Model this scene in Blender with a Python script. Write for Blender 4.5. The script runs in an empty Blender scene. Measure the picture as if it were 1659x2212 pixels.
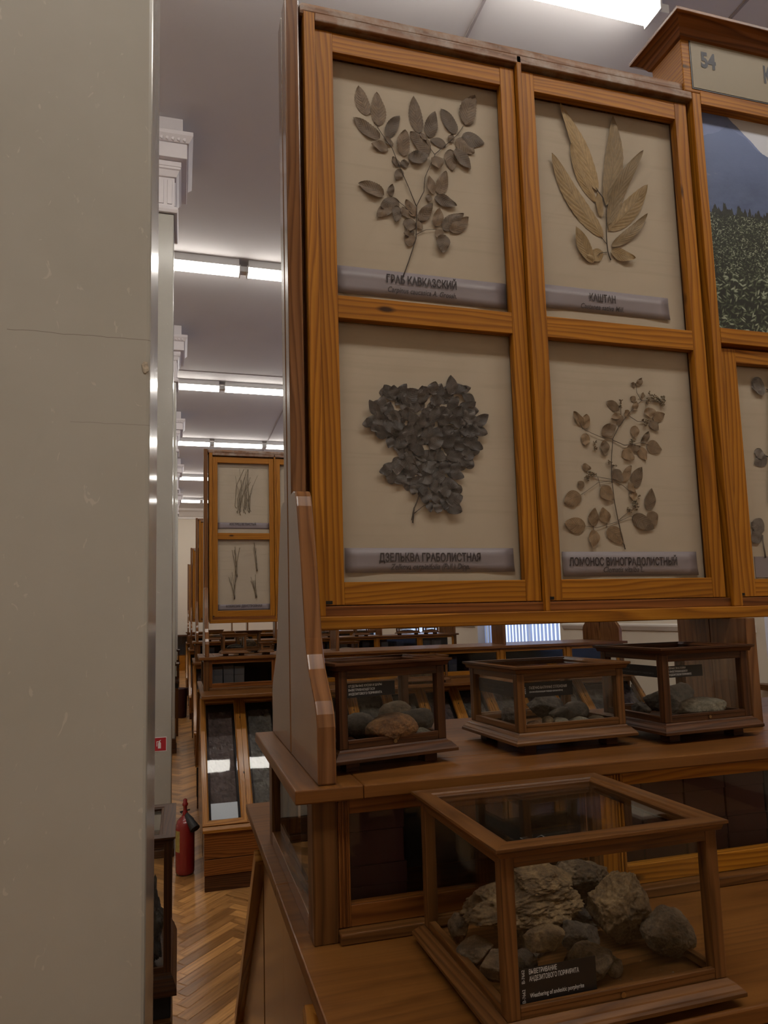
import bpy, math, random
from mathutils import Vector, Matrix, noise

# ------------------------------------------------------------------ camera, world, exposure
scene = bpy.context.scene
COL = scene.collection
EYE = 1.49
cam_data = bpy.data.cameras.new('camera')
cam = bpy.data.objects.new('camera', cam_data); COL.objects.link(cam)
cam_data.sensor_fit = 'VERTICAL'; cam_data.sensor_height = 36.0; cam_data.sensor_width = 36.0
cam_data.lens = 1471.537 / 2212 * 36
cam_data.shift_x = 41.4056 / 2212
cam_data.shift_y = 67.139 / 2212
cam_data.clip_start = 0.02; cam_data.clip_end = 100
def _cam_axes(yaw, pitch, roll):
    cy, sy, cp, sp = math.cos(yaw), math.sin(yaw), math.cos(pitch), math.sin(pitch)
    f = Vector((sy * cp, cy * cp, sp)); r = Vector((cy, -sy, 0)); u = r.cross(f)
    c, s = math.cos(roll), math.sin(roll)
    return c * r + s * u, -s * r + c * u, f
_r, _u, _f = _cam_axes(*[math.radians(a) for a in (15.28298, 6.12333, -1.47593)])
_m = Matrix((_r, _u, -_f)).transposed().to_4x4(); _m.translation = (0, 0, EYE)
cam.matrix_world = _m
scene.camera = cam

scene.view_settings.view_transform = 'Standard'
scene.view_settings.look = 'None'
scene.view_settings.gamma = 1.0
scene.view_settings.use_curve_mapping = False
scene.view_settings.exposure = 0.38
LAMP = 14.0            # glow of the fluorescent diffusers
SKY = 1.5              # daylight outside the windows
scene.cycles.transparent_max_bounces = 22
scene.cycles.max_bounces = 6
scene.cycles.diffuse_bounces = 3
scene.cycles.glossy_bounces = 3
scene.cycles.use_adaptive_sampling = True
scene.cycles.adaptive_threshold = 0.06; scene.cycles.adaptive_min_samples = 16
scene.cycles.caustics_reflective = False
scene.cycles.caustics_refractive = False
scene.cycles.sample_clamp_indirect = 4.0

world = bpy.data.worlds.new('world'); scene.world = world; world.use_nodes = True
_bg = world.node_tree.nodes['Background']
_bg.inputs[0].default_value = (0.62, 0.74, 1.0, 1); _bg.inputs[1].default_value = SKY

rnd = random.Random(11)

# ------------------------------------------------------------------ materials
def new_mat(name):
    m = bpy.data.materials.new(name); m.use_nodes = True
    nt = m.node_tree
    return m, nt, nt.nodes['Principled BSDF']
def N(nt, t, **kw):
    n = nt.nodes.new(t)
    for k, v in kw.items(): setattr(n, k, v)
    return n
def ramp(nt, stops, fac=None):
    n = nt.nodes.new('ShaderNodeValToRGB'); e = n.color_ramp.elements
    while len(e) < len(stops): e.new(0.5)
    for el, (p, c) in zip(e, stops):
        el.position = p; el.color = (*c, 1)
    if fac is not None: nt.links.new(fac, n.inputs[0])
    return n
def mixc(nt, a, b, fac, mode='MIX'):
    n = nt.nodes.new('ShaderNodeMix'); n.data_type = 'RGBA'; n.blend_type = mode
    for sock, v in ((n.inputs[6], a), (n.inputs[7], b), (n.inputs[0], fac)):
        if hasattr(v, 'is_output'): nt.links.new(v, sock)
        elif isinstance(v, (int, float)): sock.default_value = v
        else: sock.default_value = (*v, 1)
    return n.outputs[2]
def math_n(nt, op, a, b=0.0):
    n = nt.nodes.new('ShaderNodeMath'); n.operation = op
    for i, v in enumerate((a, b)):
        if hasattr(v, 'is_output'): nt.links.new(v, n.inputs[i])
        else: n.inputs[i].default_value = v
    return n.outputs[0]
def noise_n(nt, vec, scale, detail=4, rough=0.55, dist=0.0):
    n = nt.nodes.new('ShaderNodeTexNoise'); n.inputs['Scale'].default_value = scale
    n.inputs['Detail'].default_value = detail; n.inputs['Roughness'].default_value = rough
    n.inputs['Distortion'].default_value = dist
    if vec is not None: nt.links.new(vec, n.inputs['Vector'])
    return n.outputs[0]
def mapping(nt, vec, scale):
    n = nt.nodes.new('ShaderNodeMapping'); n.inputs['Scale'].default_value = scale
    nt.links.new(vec, n.inputs['Vector']); return n.outputs[0]
def bump(nt, bsdf, h, strength=0.1, dist=0.002):
    n = nt.nodes.new('ShaderNodeBump'); n.inputs['Strength'].default_value = strength
    n.inputs['Distance'].default_value = dist
    nt.links.new(h, n.inputs['Height']); nt.links.new(n.outputs[0], bsdf.inputs['Normal'])

def wood(name, dark, mid, light, rough=0.32, coat=0.35, ring=1.0, knots=True, dust=0.0, con=0.82):
    """Varnished pine: uv runs in metres, u along the grain."""
    m, nt, b = new_mat(name)
    uv = N(nt, 'ShaderNodeUVMap').outputs[0]
    sep = N(nt, 'ShaderNodeSeparateXYZ'); nt.links.new(uv, sep.inputs[0])
    warp = noise_n(nt, mapping(nt, uv, (0.9, 6.5, 1)), 1.0, 2, 0.45)
    jit = noise_n(nt, mapping(nt, uv, (3.0, 45, 1)), 1.0, 2, 0.5)
    r = math_n(nt, 'ADD', math_n(nt, 'MULTIPLY', sep.outputs[1], 62.0 * ring), math_n(nt, 'ADD', math_n(nt, 'MULTIPLY', warp, 11.0), math_n(nt, 'MULTIPLY', jit, 1.3)))
    fr = math_n(nt, 'FRACT', r)
    fine = noise_n(nt, mapping(nt, uv, (5, 260, 1)), 1.0, 3, 0.6)
    broad = noise_n(nt, mapping(nt, uv, (1.6, 9, 1)), 1.0, 3, 0.5)
    base = ramp(nt, [(0.0, mid), (0.12, light), (0.55, mid), (0.86, dark), (1.0, mid)], fr).outputs[0]
    c = mixc(nt, mid, base, con)
    c = mixc(nt, c, ramp(nt, [(0.3, (0.70, 0.68, 0.66)), (0.7, (1.08, 1.06, 1.04))], fine).outputs[0], 0.5, 'MULTIPLY')
    c = mixc(nt, c, ramp(nt, [(0.25, (0.70, 0.66, 0.62)), (0.75, (1.15, 1.15, 1.15))], broad).outputs[0], 0.8, 'MULTIPLY')
    if knots:
        v = nt.nodes.new('ShaderNodeTexVoronoi'); v.inputs['Scale'].default_value = 1.0
        nt.links.new(mapping(nt, uv, (3.2, 9, 1)), v.inputs['Vector'])
        k = ramp(nt, [(0.035, (1, 1, 1)), (0.075, (0, 0, 0))], v.outputs['Distance']).outputs[0]
        c = mixc(nt, c, tuple(x * 0.25 for x in dark), k)
    if dust:  # pale grey mottling: sheen put into the wood colour
        geo = N(nt, 'ShaderNodeNewGeometry')
        d = noise_n(nt, geo.outputs['Position'], 18, 5, 0.7)
        c = mixc(nt, c, (0.42, 0.38, 0.34), math_n(nt, 'MULTIPLY', ramp(nt, [(0.42, (0, 0, 0)), (0.7, (1, 1, 1))], d).outputs[0], dust))
    nt.links.new(c, b.inputs['Base Color'])
    b.inputs['Roughness'].default_value = rough
    b.inputs['Coat Weight'].default_value = coat; b.inputs['Coat Roughness'].default_value = 0.12
    b.inputs['Specular IOR Level'].default_value = 0.22
    bump(nt, b, fine, 0.06, 0.001)
    return m

M = {}
M['pine'] = wood('varnished_pine', (0.165, 0.052, 0.005), (0.370, 0.142, 0.010), (0.480, 0.205, 0.018), 0.45, 0.03, 1.5, con=0.66)
M['pine_red'] = wood('reddish_pine', (0.090, 0.028, 0.006), (0.190, 0.064, 0.013), (0.260, 0.098, 0.022), 0.38, 0.15)
M['board'] = wood('brown_side_board', (0.110, 0.044, 0.014), (0.200, 0.084, 0.028), (0.250, 0.112, 0.040), 0.26, 0.45, 0.7)
M['counter'] = wood('worn_pine_counter', (0.080, 0.028, 0.007), (0.170, 0.067, 0.015), (0.225, 0.094, 0.022), 0.42, 0.10, 0.45, con=0.38)
M['walnut'] = wood('dark_case_wood', (0.032, 0.011, 0.004), (0.072, 0.027, 0.009), (0.105, 0.040, 0.013), 0.45, 0.06, 1.2, False)
M['oak_case'] = wood('brown_case_wood', (0.070, 0.028, 0.008), (0.130, 0.054, 0.015), (0.172, 0.075, 0.022), 0.42, 0.10, 1.1, False)
M['lit_pine'] = wood('lit_vitrine_pine', (0.200, 0.074, 0.010), (0.370, 0.156, 0.026), (0.460, 0.215, 0.044), 0.28, 0.35)  # the same pine, with its lamp-lit tone put into the colour
M['sheen_pine'] = wood('top_board_painted_sheen', (0.160, 0.078, 0.040), (0.270, 0.145, 0.085), (0.330, 0.200, 0.135), 0.42, 0.1, 1.0, True, 0.7)  # top boards with their pinkish-grey sheen painted in

def parquet():
    m, nt, b = new_mat('oak_parquet')
    uv = N(nt, 'ShaderNodeUVMap').outputs[0]
    n1 = noise_n(nt, mapping(nt, uv, (2.5, 60, 1)), 1.0, 4, 0.6)
    n2 = noise_n(nt, mapping(nt, uv, (0.45, 0.45, 1)), 1.0, 1, 0.5)
    c = ramp(nt, [(0.2, (0.200, 0.088, 0.022)), (0.55, (0.520, 0.270, 0.090)), (0.85, (0.640, 0.360, 0.140))], n1).outputs[0]
    c = mixc(nt, c, ramp(nt, [(0.38, (0.55, 0.50, 0.46)), (0.62, (1.25, 1.22, 1.16))], n2).outputs[0], 0.95, 'MULTIPLY')
    nt.links.new(c, b.inputs['Base Color']); b.inputs['Roughness'].default_value = 0.33
    b.inputs['Coat Weight'].default_value = 0.18; b.inputs['Coat Roughness'].default_value = 0.15
    bump(nt, b, n1, 0.08, 0.001)
    return m
M['parquet'] = parquet()

def plain(name, col, rough=0.6, metal=0.0, coat=0.0, var=0.0, scale=6.0, spec=None):
    m, nt, b = new_mat(name)
    if var:
        geo = N(nt, 'ShaderNodeTexCoord')
        n = noise_n(nt, geo.outputs['Object'], scale, 5, 0.6)
        c = ramp(nt, [(0.25, tuple(x * (1 - var) for x in col)), (0.75, tuple(min(1, x * (1 + var)) for x in col))], n)
        nt.links.new(c.outputs[0], b.inputs['Base Color'])
    else:
        b.inputs['Base Color'].default_value = (*col, 1)
    b.inputs['Roughness'].default_value = rough; b.inputs['Metallic'].default_value = metal
    b.inputs['Coat Weight'].default_value = coat
    if spec is not None: b.inputs['Specular IOR Level'].default_value = spec
    return m
M['ceiling'] = plain('whitewashed_ceiling', (0.640, 0.615, 0.620), 0.9, var=0.04, scale=0.7)
M['wall'] = plain('cream_wall_paint', (0.680, 0.600, 0.490), 0.7, var=0.04, scale=0.8)
M['trim'] = plain('white_trim_paint', (0.700, 0.650, 0.600), 0.5, var=0.03)
M['stucco'] = plain('white_stucco', (0.680, 0.640, 0.660), 0.55, var=0.03)
M['black'] = plain('black_plate', (0.004, 0.004, 0.005), 0.35)
M['iron'] = plain('dark_iron', (0.03, 0.028, 0.026), 0.4, 0.8)
M['brass'] = plain('dull_brass', (0.30, 0.20, 0.09), 0.35, 1.0)
M['white_ink'] = plain('white_lettering', (0.52, 0.52, 0.52), 0.6)
M['dim_ink'] = plain('dim_lettering', (0.10, 0.10, 0.10), 0.6)
M['ink'] = plain('dark_lettering', (0.022, 0.010, 0.012), 0.6)
M['strip'] = plain('lavender_caption_paper', (0.250, 0.212, 0.235), 0.45, var=0.06, scale=14)
M['sign'] = plain('cream_sign_board', (0.250, 0.207, 0.138), 0.5, var=0.02)
M['white_plastic'] = plain('white_plastic', (0.75, 0.75, 0.75), 0.35)
M['ext_red'] = plain('red_enamel', (0.230, 0.012, 0.014), 0.25, coat=0.5)
M['label_yellow'] = plain('yellow_label', (0.330, 0.270, 0.080), 0.5, var=0.35, scale=40)
M['rubber'] = plain('black_rubber', (0.018, 0.021, 0.024), 0.5)
M['sign_red'] = plain('sign_red', (0.420, 0.020, 0.030), 0.45)
M['bed'] = plain('dark_vitrine_bed', (0.030, 0.027, 0.027), 0.8)
M['gap_shade'] = plain('painted_gap_shade', (0.012, 0.009, 0.008), 0.8)  # near-black colour standing in for shade in gaps and hollows
M['maroon'] = plain('maroon_box_paper', (0.060, 0.018, 0.020), 0.7, var=0.2)
M['navy'] = plain('navy_box_paper', (0.020, 0.024, 0.038), 0.6, var=0.2)
M['greybox'] = plain('grey_box_paper', (0.085, 0.078, 0.080), 0.7, var=0.2)
M['pinkbox'] = plain('pinkish_box_paper', (0.17, 0.105, 0.100), 0.7, var=0.2)
M['darkstone'] = plain('dark_carved_stone', (0.045, 0.047, 0.050), 0.5, var=0.3, scale=30)
M['binred'] = plain('dark_maroon_paint', (0.050, 0.014, 0.014), 0.5)

def pillar_paint(name, marks):
    m, nt, b = new_mat(name)
    tc = N(nt, 'ShaderNodeTexCoord').outputs['Object']
    c = ramp(nt, [(0.3, (0.390, 0.375, 0.330)), (0.7, (0.430, 0.415, 0.370))], noise_n(nt, tc, 3.0, 4, 0.6)).outputs[0]
    sc = noise_n(nt, mapping(nt, tc, (60, 60, 34)), 1.0, 2, 0.5, 1.2)
    c = mixc(nt, c, (0.60, 0.57, 0.50), math_n(nt, 'MULTIPLY', ramp(nt, [(0.69, (0, 0, 0)), (0.74, (1, 1, 1))], sc).outputs[0], 0.42))
    if marks:
        sep = N(nt, 'ShaderNodeSeparateXYZ'); nt.links.new(tc, sep.inputs[0])
        wob = math_n(nt, 'MULTIPLY', noise_n(nt, mapping(nt, tc, (9, 9, 0)), 1.0, 4), 0.014)
        for z0, x0, amt in ((1.952, -0.215, 0.55), (1.808, -0.12, 0.3)):
            d = math_n(nt, 'ABSOLUTE', math_n(nt, 'SUBTRACT', math_n(nt, 'ADD', sep.outputs[2], wob), z0 + 0.007))
            line = math_n(nt, 'LESS_THAN', d, 0.0006)
            lim = math_n(nt, 'GREATER_THAN', sep.outputs[0], x0)
            c = mixc(nt, c, (0.13, 0.11, 0.085), math_n(nt, 'MULTIPLY', math_n(nt, 'MULTIPLY', line, lim), amt))
    nt.links.new(c, b.inputs['Base Color'])
    b.inputs['Roughness'].default_value = 0.20
    b.inputs['Specular IOR Level'].default_value = 0.5
    bump(nt, b, noise_n(nt, tc, 14, 3, 0.6), 0.05, 0.002)
    return m
M['pillar'] = pillar_paint('glossy_oil_paint', False)
M['pillar_marked'] = pillar_paint('scuffed_oil_paint', True)

def glass(name, tint=(1, 1, 1), refl=1.0, haze=0.0):
    m = bpy.data.materials.new(name); m.use_nodes = True; nt = m.node_tree; nt.nodes.clear()
    out = N(nt, 'ShaderNodeOutputMaterial')
    tr = N(nt, 'ShaderNodeBsdfTransparent'); tr.inputs[0].default_value = (*tint, 1)
    gl = N(nt, 'ShaderNodeBsdfGlossy'); gl.inputs['Roughness'].default_value = 0.02
    fr = N(nt, 'ShaderNodeFresnel')
    gm = N(nt, 'ShaderNodeNewGeometry')     # the same reflectance on both faces of the thin pane
    nt.links.new(math_n(nt, 'ADD', math_n(nt, 'MULTIPLY', gm.outputs['Backfacing'], 1 / 1.45 - 1.45), 1.45), fr.inputs[0])
    nrm = N(nt, 'ShaderNodeTexCoord')
    bp = N(nt, 'ShaderNodeBump'); bp.inputs['Strength'].default_value = 0.05; bp.inputs['Distance'].default_value = 0.004
    nt.links.new(noise_n(nt, nrm.outputs['Object'], 9, 1, 0.4), bp.inputs['Height'])
    nt.links.new(bp.outputs[0], gl.inputs['Normal'])
    mx = N(nt, 'ShaderNodeMixShader')
    nt.links.new(math_n(nt, 'MULTIPLY', fr.outputs[0], refl), mx.inputs[0])
    nt.links.new(tr.outputs[0], mx.inputs[1]); nt.links.new(gl.outputs[0], mx.inputs[2])
    last = mx
    if haze:
        df = N(nt, 'ShaderNodeBsdfDiffuse'); df.inputs[0].default_value = (0.6, 0.6, 0.6, 1)
        m2 = N(nt, 'ShaderNodeMixShader'); m2.inputs[0].default_value = haze
        nt.links.new(mx.outputs[0], m2.inputs[1]); nt.links.new(df.outputs[0], m2.inputs[2]); last = m2
    nt.links.new(last.outputs[0], out.inputs[0])
    return m
M['glass'] = glass('clear_glass', (0.98, 0.985, 0.98), 0.7, 0.0)
M['glass_door'] = glass('door_glass', (0.985, 0.985, 0.98), 0.6, 0.006)

def emit(name, col, s):
    m, nt, b = new_mat(name)
    b.inputs['Base Color'].default_value = (0.8, 0.8, 0.8, 1)
    b.inputs['Emission Color'].default_value = (*col, 1); b.inputs['Emission Strength'].default_value = s
    return m
M['lamp'] = emit('glowing_diffuser', (1.0, 0.945, 0.86), LAMP)

def blind():
    m = bpy.data.materials.new('blind_fabric'); m.use_nodes = True; nt = m.node_tree; nt.nodes.clear()
    out = N(nt, 'ShaderNodeOutputMaterial')
    d = N(nt, 'ShaderNodeBsdfDiffuse'); d.inputs[0].default_value = (0.7, 0.72, 0.78, 1)
    t = N(nt, 'ShaderNodeBsdfTranslucent'); t.inputs[0].default_value = (0.72, 0.78, 0.92, 1)
    mx = N(nt, 'ShaderNodeMixShader'); mx.inputs[0].default_value = 0.62
    nt.links.new(d.outputs[0], mx.inputs[1]); nt.links.new(t.outputs[0], mx.inputs[2])
    nt.links.new(mx.outputs[0], out.inputs[0]); return m
M['blind'] = blind()

def paper():
    m, nt, b = new_mat('aged_herbarium_paper')
    tc = N(nt, 'ShaderNodeTexCoord').outputs['Object']
    c = ramp(nt, [(0.3, (0.460, 0.385, 0.295)), (0.7, (0.520, 0.442, 0.342))], noise_n(nt, tc, 5, 4, 0.6)).outputs[0]
    st = noise_n(nt, mapping(nt, tc, (3.0, 1, 62)), 1.0, 2, 0.5, 0.6)
    c = mixc(nt, c, (0.37, 0.30, 0.215), math_n(nt, 'MULTIPLY', ramp(nt, [(0.55, (0, 0, 0)), (0.68, (1, 1, 1))], st).outputs[0], 0.22))
    nt.links.new(c, b.inputs['Base Color']); b.inputs['Roughness'].default_value = 0.75
    bump(nt, b, st, 0.1, 0.002)
    return m
M['paper'] = paper()

def leaf_mat(name, a, b_, rough=0.6):
    m, nt, b = new_mat(name)
    uv = N(nt, 'ShaderNodeUVMap').outputs[0]
    oi = N(nt, 'ShaderNodeObjectInfo').outputs['Random']
    n = noise_n(nt, N(nt, 'ShaderNodeTexCoord').outputs['Object'], 90, 4, 0.65)
    c = ramp(nt, [(0.3, a), (0.75, b_)], n).outputs[0]
    c = mixc(nt, c, ramp(nt, [(0, (0.55, 0.55, 0.58)), (1, (1.35, 1.32, 1.24))], oi).outputs[0], 0.85, 'MULTIPLY')
    sep = N(nt, 'ShaderNodeSeparateXYZ'); nt.links.new(uv, sep.inputs[0])
    av = math_n(nt, 'ABSOLUTE', math_n(nt, 'SUBTRACT', sep.outputs[1], 0.5))
    mid = math_n(nt, 'LESS_THAN', av, 0.022)
    veins = math_n(nt, 'SINE', math_n(nt, 'MULTIPLY', math_n(nt, 'SUBTRACT', sep.outputs[0], math_n(nt, 'MULTIPLY', av, 0.55)), 62.0))
    vm = math_n(nt, 'GREATER_THAN', veins, 0.86)
    c = mixc(nt, c, tuple(x * 0.55 for x in a), math_n(nt, 'MULTIPLY', math_n(nt, 'MAXIMUM', mid, vm), 0.4))
    nt.links.new(c, b.inputs['Base Color']); b.inputs['Roughness'].default_value = rough
    bump(nt, b, veins, 0.16, 0.001)
    return m
M['leaf_brown'] = leaf_mat('dried_brown_leaf', (0.100, 0.061, 0.032), (0.205, 0.136, 0.078))
M['leaf_tan'] = leaf_mat('dried_tan_leaf', (0.245, 0.162, 0.070), (0.390, 0.270, 0.125))
M['leaf_dark'] = leaf_mat('dried_dark_leaf', (0.032, 0.024, 0.022), (0.092, 0.072, 0.066), 0.5)
M['leaf_rust'] = leaf_mat('dried_rusty_leaf', (0.150, 0.092, 0.046), (0.260, 0.170, 0.092))
M['leaf_grey'] = leaf_mat('dried_grey_leaf', (0.110, 0.088, 0.076), (0.180, 0.152, 0.132))
M['twig'] = plain('dried_twig', (0.055, 0.036, 0.024), 0.7, var=0.3, scale=60)
M['flower'] = plain('dried_flower_heads', (0.225, 0.170, 0.105), 0.8, var=0.35, scale=120)
M['strand'] = plain('dried_grass_strands', (0.190, 0.148, 0.098), 0.8, var=0.3, scale=40)

def rock_mat(name, a, b_, c_, scale=24, dark_amt=0.8):
    m, nt, b = new_mat(name)
    tc = N(nt, 'ShaderNodeTexCoord').outputs['Object']
    n1 = noise_n(nt, tc, scale, 8, 0.68)
    n2 = noise_n(nt, tc, scale * 5, 6, 0.75)
    n3 = noise_n(nt, tc, scale * 0.4, 3, 0.5)
    c = ramp(nt, [(0.28, a), (0.52, b_), (0.78, c_)], n1).outputs[0]
    c = mixc(nt, c, ramp(nt, [(0.36, (0.35, 0.33, 0.31)), (0.6, (1.12, 1.1, 1.06))], n2).outputs[0], dark_amt, 'MULTIPLY')  # dark speckle, deepened to put crevice shade into the colour
    c = mixc(nt, c, ramp(nt, [(0.35, (0.65, 0.62, 0.6)), (0.65, (1.15, 1.13, 1.1))], n3).outputs[0], 0.7, 'MULTIPLY')
    nt.links.new(c, b.inputs['Base Color']); b.inputs['Roughness'].default_value = 0.82
    bump(nt, b, math_n(nt, 'ADD', n1, math_n(nt, 'MULTIPLY', n2, 0.5)), 0.9, 0.006)
    return m
M['rock_tan'] = rock_mat('tan_porphyrite', (0.060, 0.036, 0.016), (0.200, 0.128, 0.060), (0.360, 0.250, 0.130))
M['rock_grey'] = rock_mat('grey_brown_porphyrite', (0.050, 0.033, 0.018), (0.140, 0.096, 0.055), (0.250, 0.182, 0.108))
M['rock_dark'] = rock_mat('dark_stone', (0.030, 0.023, 0.018), (0.075, 0.058, 0.042), (0.140, 0.112, 0.085))
M['rock_rust'] = rock_mat('rusty_porous_stone', (0.065, 0.028, 0.009), (0.200, 0.094, 0.030), (0.310, 0.165, 0.058), 30, 0.8)
M['rock_pale'] = rock_mat('pale_speckled_stone', (0.130, 0.115, 0.085), (0.270, 0.240, 0.180), (0.420, 0.385, 0.300), 34, 0.7)
M['soil_a'] = rock_mat('purplish_soil', (0.050, 0.034, 0.034), (0.100, 0.072, 0.070), (0.160, 0.122, 0.116), 9, 0.5)
M['soil_b'] = rock_mat('grey_soil', (0.060, 0.057, 0.052), (0.120, 0.113, 0.102), (0.210, 0.197, 0.172), 9, 0.5)

# ------------------------------------------------------------------ mesh builder
class MB:
    """Collects boards, prisms, tubes; uv runs in metres with u along the grain."""
    def __init__(s, org=(0, 0, 0)):
        s.v, s.f, s.uv, s.org = [], [], [], Vector(org); s.M = None
    def _add(s, pts, faces, uvs):
        k = len(s.v)
        for p in pts:
            p = Vector(p)
            if s.M is not None: p = s.M @ p
            s.v.append(p - s.org)
        for f, u in zip(faces, uvs):
            s.f.append(tuple(i + k for i in f)); s.uv.append(u)
    def hexa(s, p, g):
        """p: 8 corners (x fastest, then y, then z), g: grain axis"""
        F = [(0, 2, 3, 1), (4, 5, 7, 6), (0, 1, 5, 4), (2, 6, 7, 3), (0, 4, 6, 2), (1, 3, 7, 5)]
        nrm = [2, 2, 1, 1, 0, 0]
        ou, ov = rnd.uniform(0, 40), rnd.uniform(0, 40)
        uvs = []
        for f, n in zip(F, nrm):
            o = [a for a in (0, 1, 2) if a != n]
            if g in o: a, b = g, [q for q in o if q != g][0]; k = 1.0
            else: a, b = o; k = 0.15
            uvs.append([(p[i][a] * k + ou + n * 0.37, p[i][b] + ov + n * 0.61) for i in f])
        s._add(p, F, uvs)
    def box(s, x0, x1, y0, y1, z0, z1, g=None):
        if g is None:
            d = (abs(x1 - x0), abs(y1 - y0), abs(z1 - z0)); g = d.index(max(d))
        s.hexa([(x, y, z) for z in (z0, z1) for y in (y0, y1) for x in (x0, x1)], g); return s
    def prism(s, poly, a0, a1, axis=0, g=1):
        """poly in the two other axes (in order), extruded along axis; g: grain = index into those two (or 2 = axis)"""
        n = len(poly); o = [q for q in (0, 1, 2) if q != axis]
        def P(q, a):
            r = [0, 0, 0]; r[axis] = a; r[o[0]] = q[0]; r[o[1]] = q[1]; return r
        pts = [P(q, a0) for q in poly] + [P(q, a1) for q in poly]
        ou, ov = rnd.uniform(0, 40), rnd.uniform(0, 40)
        faces, uvs = [], []
        def cap(q): return (q[1] + ou, q[0] + ov) if g == 1 else (q[0] + ou, q[1] + ov)
        faces.append(tuple(range(n - 1, -1, -1))); uvs.append([cap(poly[i]) for i in range(n - 1, -1, -1)])
        faces.append(tuple(range(n, 2 * n))); uvs.append([cap(q) for q in poly])
        L = 0
        for i in range(n):
            j = (i + 1) % n
            d = math.hypot(poly[j][0] - poly[i][0], poly[j][1] - poly[i][1])
            faces.append((i, j, n + j, n + i))
            if g == 2: uvs.append([(a0 + ou, L + ov), (a0 + ou, L + d + ov), (a1 + ou, L + d + ov), (a1 + ou, L + ov)])
            else: uvs.append([(L + ou, a0 + ov), (L + d + ou, a0 + ov), (L + d + ou, a1 + ov), (L + ou, a1 + ov)])
            L += d
        s._add(pts, faces, uvs); return s
    def ring(s, x0, x1, y0, y1, prof, closed=True):
        """mitred moulding: profile of (outward offset, z) swept round a rectangle"""
        n = len(prof)
        for side in range(4):
            ou, ov = rnd.uniform(0, 40), rnd.uniform(0, 40)
            def c(o, z, e):
                xa, xb, ya, yb = x0 - o, x1 + o, y0 - o, y1 + o
                cs = [(xa, ya), (xb, ya), (xb, yb), (xa, yb)]
                q = cs[(side + e) % 4]; return (q[0], q[1], z)
            pts = [c(o, z, 0) for o, z in prof] + [c(o, z, 1) for o, z in prof]
            faces, uvs = [], []; L = 0
            for i in range(n if closed else n - 1):
                j = (i + 1) % n
                d = math.hypot(prof[j][0] - prof[i][0], prof[j][1] - prof[i][1])
                f = (i, n + i, n + j, j)
                ax = 0 if side % 2 == 0 else 1
                faces.append(f); uvs.append([(pts[q][ax] + ou, L + (d if q in (j, n + j) else 0) + ov) for q in f]); L += d
            s._add(pts, faces, uvs)
        return s
    def tube(s, path, r, n=8, cap=True):
        path = [Vector(p) for p in path]; k = len(path)
        rs = r if isinstance(r, (list, tuple)) else [r] * k
        pts, prev = [], None
        for i, p in enumerate(path):
            t = (path[min(i + 1, k - 1)] - path[max(i - 1, 0)]).normalized()
            if prev is None:
                a = Vector((0, 0, 1)) if abs(t.z) < 0.9 else Vector((1, 0, 0)); u = t.cross(a).normalized()
            else: u = (prev - t * prev.dot(t)).normalized()
            w = t.cross(u); prev = u
            for j in range(n):
                a = 2 * math.pi * j / n; pts.append(p + (u * math.cos(a) + w * math.sin(a)) * rs[i])
        faces, uvs = [], []
        for i in range(k - 1):
            for j in range(n):
                f = (i * n + j, i * n + (j + 1) % n, (i + 1) * n + (j + 1) % n, (i + 1) * n + j)
                faces.append(f); uvs.append([(i * .1, j / n), (i * .1, (j + 1) / n), (i * .1 + .1, (j + 1) / n), (i * .1 + .1, j / n)])
        if cap:
            faces.append(tuple(range(n - 1, -1, -1))); uvs.append([(0, 0)] * n)
            faces.append(tuple(range((k - 1) * n, k * n))); uvs.append([(0, 0)] * n)
        s._add(pts, faces, uvs); return s
    def lathe(s, prof, cx=0, cy=0, n=28):
        return s.tube([(cx, cy, z) for r, z in prof], [r for r, z in prof], n) if all(prof[i + 1][1] > prof[i][1] + 1e-6 for i in range(len(prof) - 1)) else s._lathe(prof, cx, cy, n)
    def _lathe(s, prof, cx, cy, n):
        pts = [(cx + r * math.cos(2 * math.pi * j / n), cy + r * math.sin(2 * math.pi * j / n), z) for r, z in prof for j in range(n)]
        faces, uvs = [], []
        for i in range(len(prof) - 1):
            for j in range(n):
                faces.append((i * n + j, i * n + (j + 1) % n, (i + 1) * n + (j + 1) % n, (i + 1) * n + j)); uvs.append([(0, 0)] * 4)
        s._add(pts, faces, uvs); return s
    def build(s, name, mat, parent=None, bevel=0.0, smooth=False):
        me = bpy.data.meshes.new(name)
        me.from_pydata([tuple(p) for p in s.v], [], s.f)
        ul = me.uv_layers.new(name='UVMap'); k = 0
        flat = [c for u in s.uv for c in u]
        for i, c in enumerate(flat): ul.data[i].uv = c
        me.materials.append(mat); me.update()
        if smooth: me.polygons.foreach_set('use_smooth', [True] * len(me.polygons))
        return link(name, me, parent, bevel)
def link(name, me, parent=None, bevel=0.0):
    o = bpy.data.objects.new(name, me); COL.objects.link(o)
    if parent is not None: o.parent = parent
    if bevel:
        b = o.modifiers.new('bevel', 'BEVEL'); b.width = bevel; b.segments = 2; b.limit_method = 'ANGLE'; b.angle_limit = 0.9
    return o
def tag(o, label=None, cat=None, group=None, kind=None):
    if label: o['label'] = label
    if cat: o['category'] = cat
    if group: o['group'] = group
    if kind: o['kind'] = kind
    return o
def thing(name, label, cat, loc=(0, 0, 0), rz=0.0, group=None):
    o = bpy.data.objects.new(name, None); COL.objects.link(o)
    o.empty_display_size = 0.05
    o.location = loc; o.rotation_euler = (0, 0, rz)
    return tag(o, label, cat, group)
def dup(o, parent=None):
    c = o.copy(); COL.objects.link(c)
    if parent is not None: c.parent = parent
    for ch in list(o.children): dup(ch, c)
    return c

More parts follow.
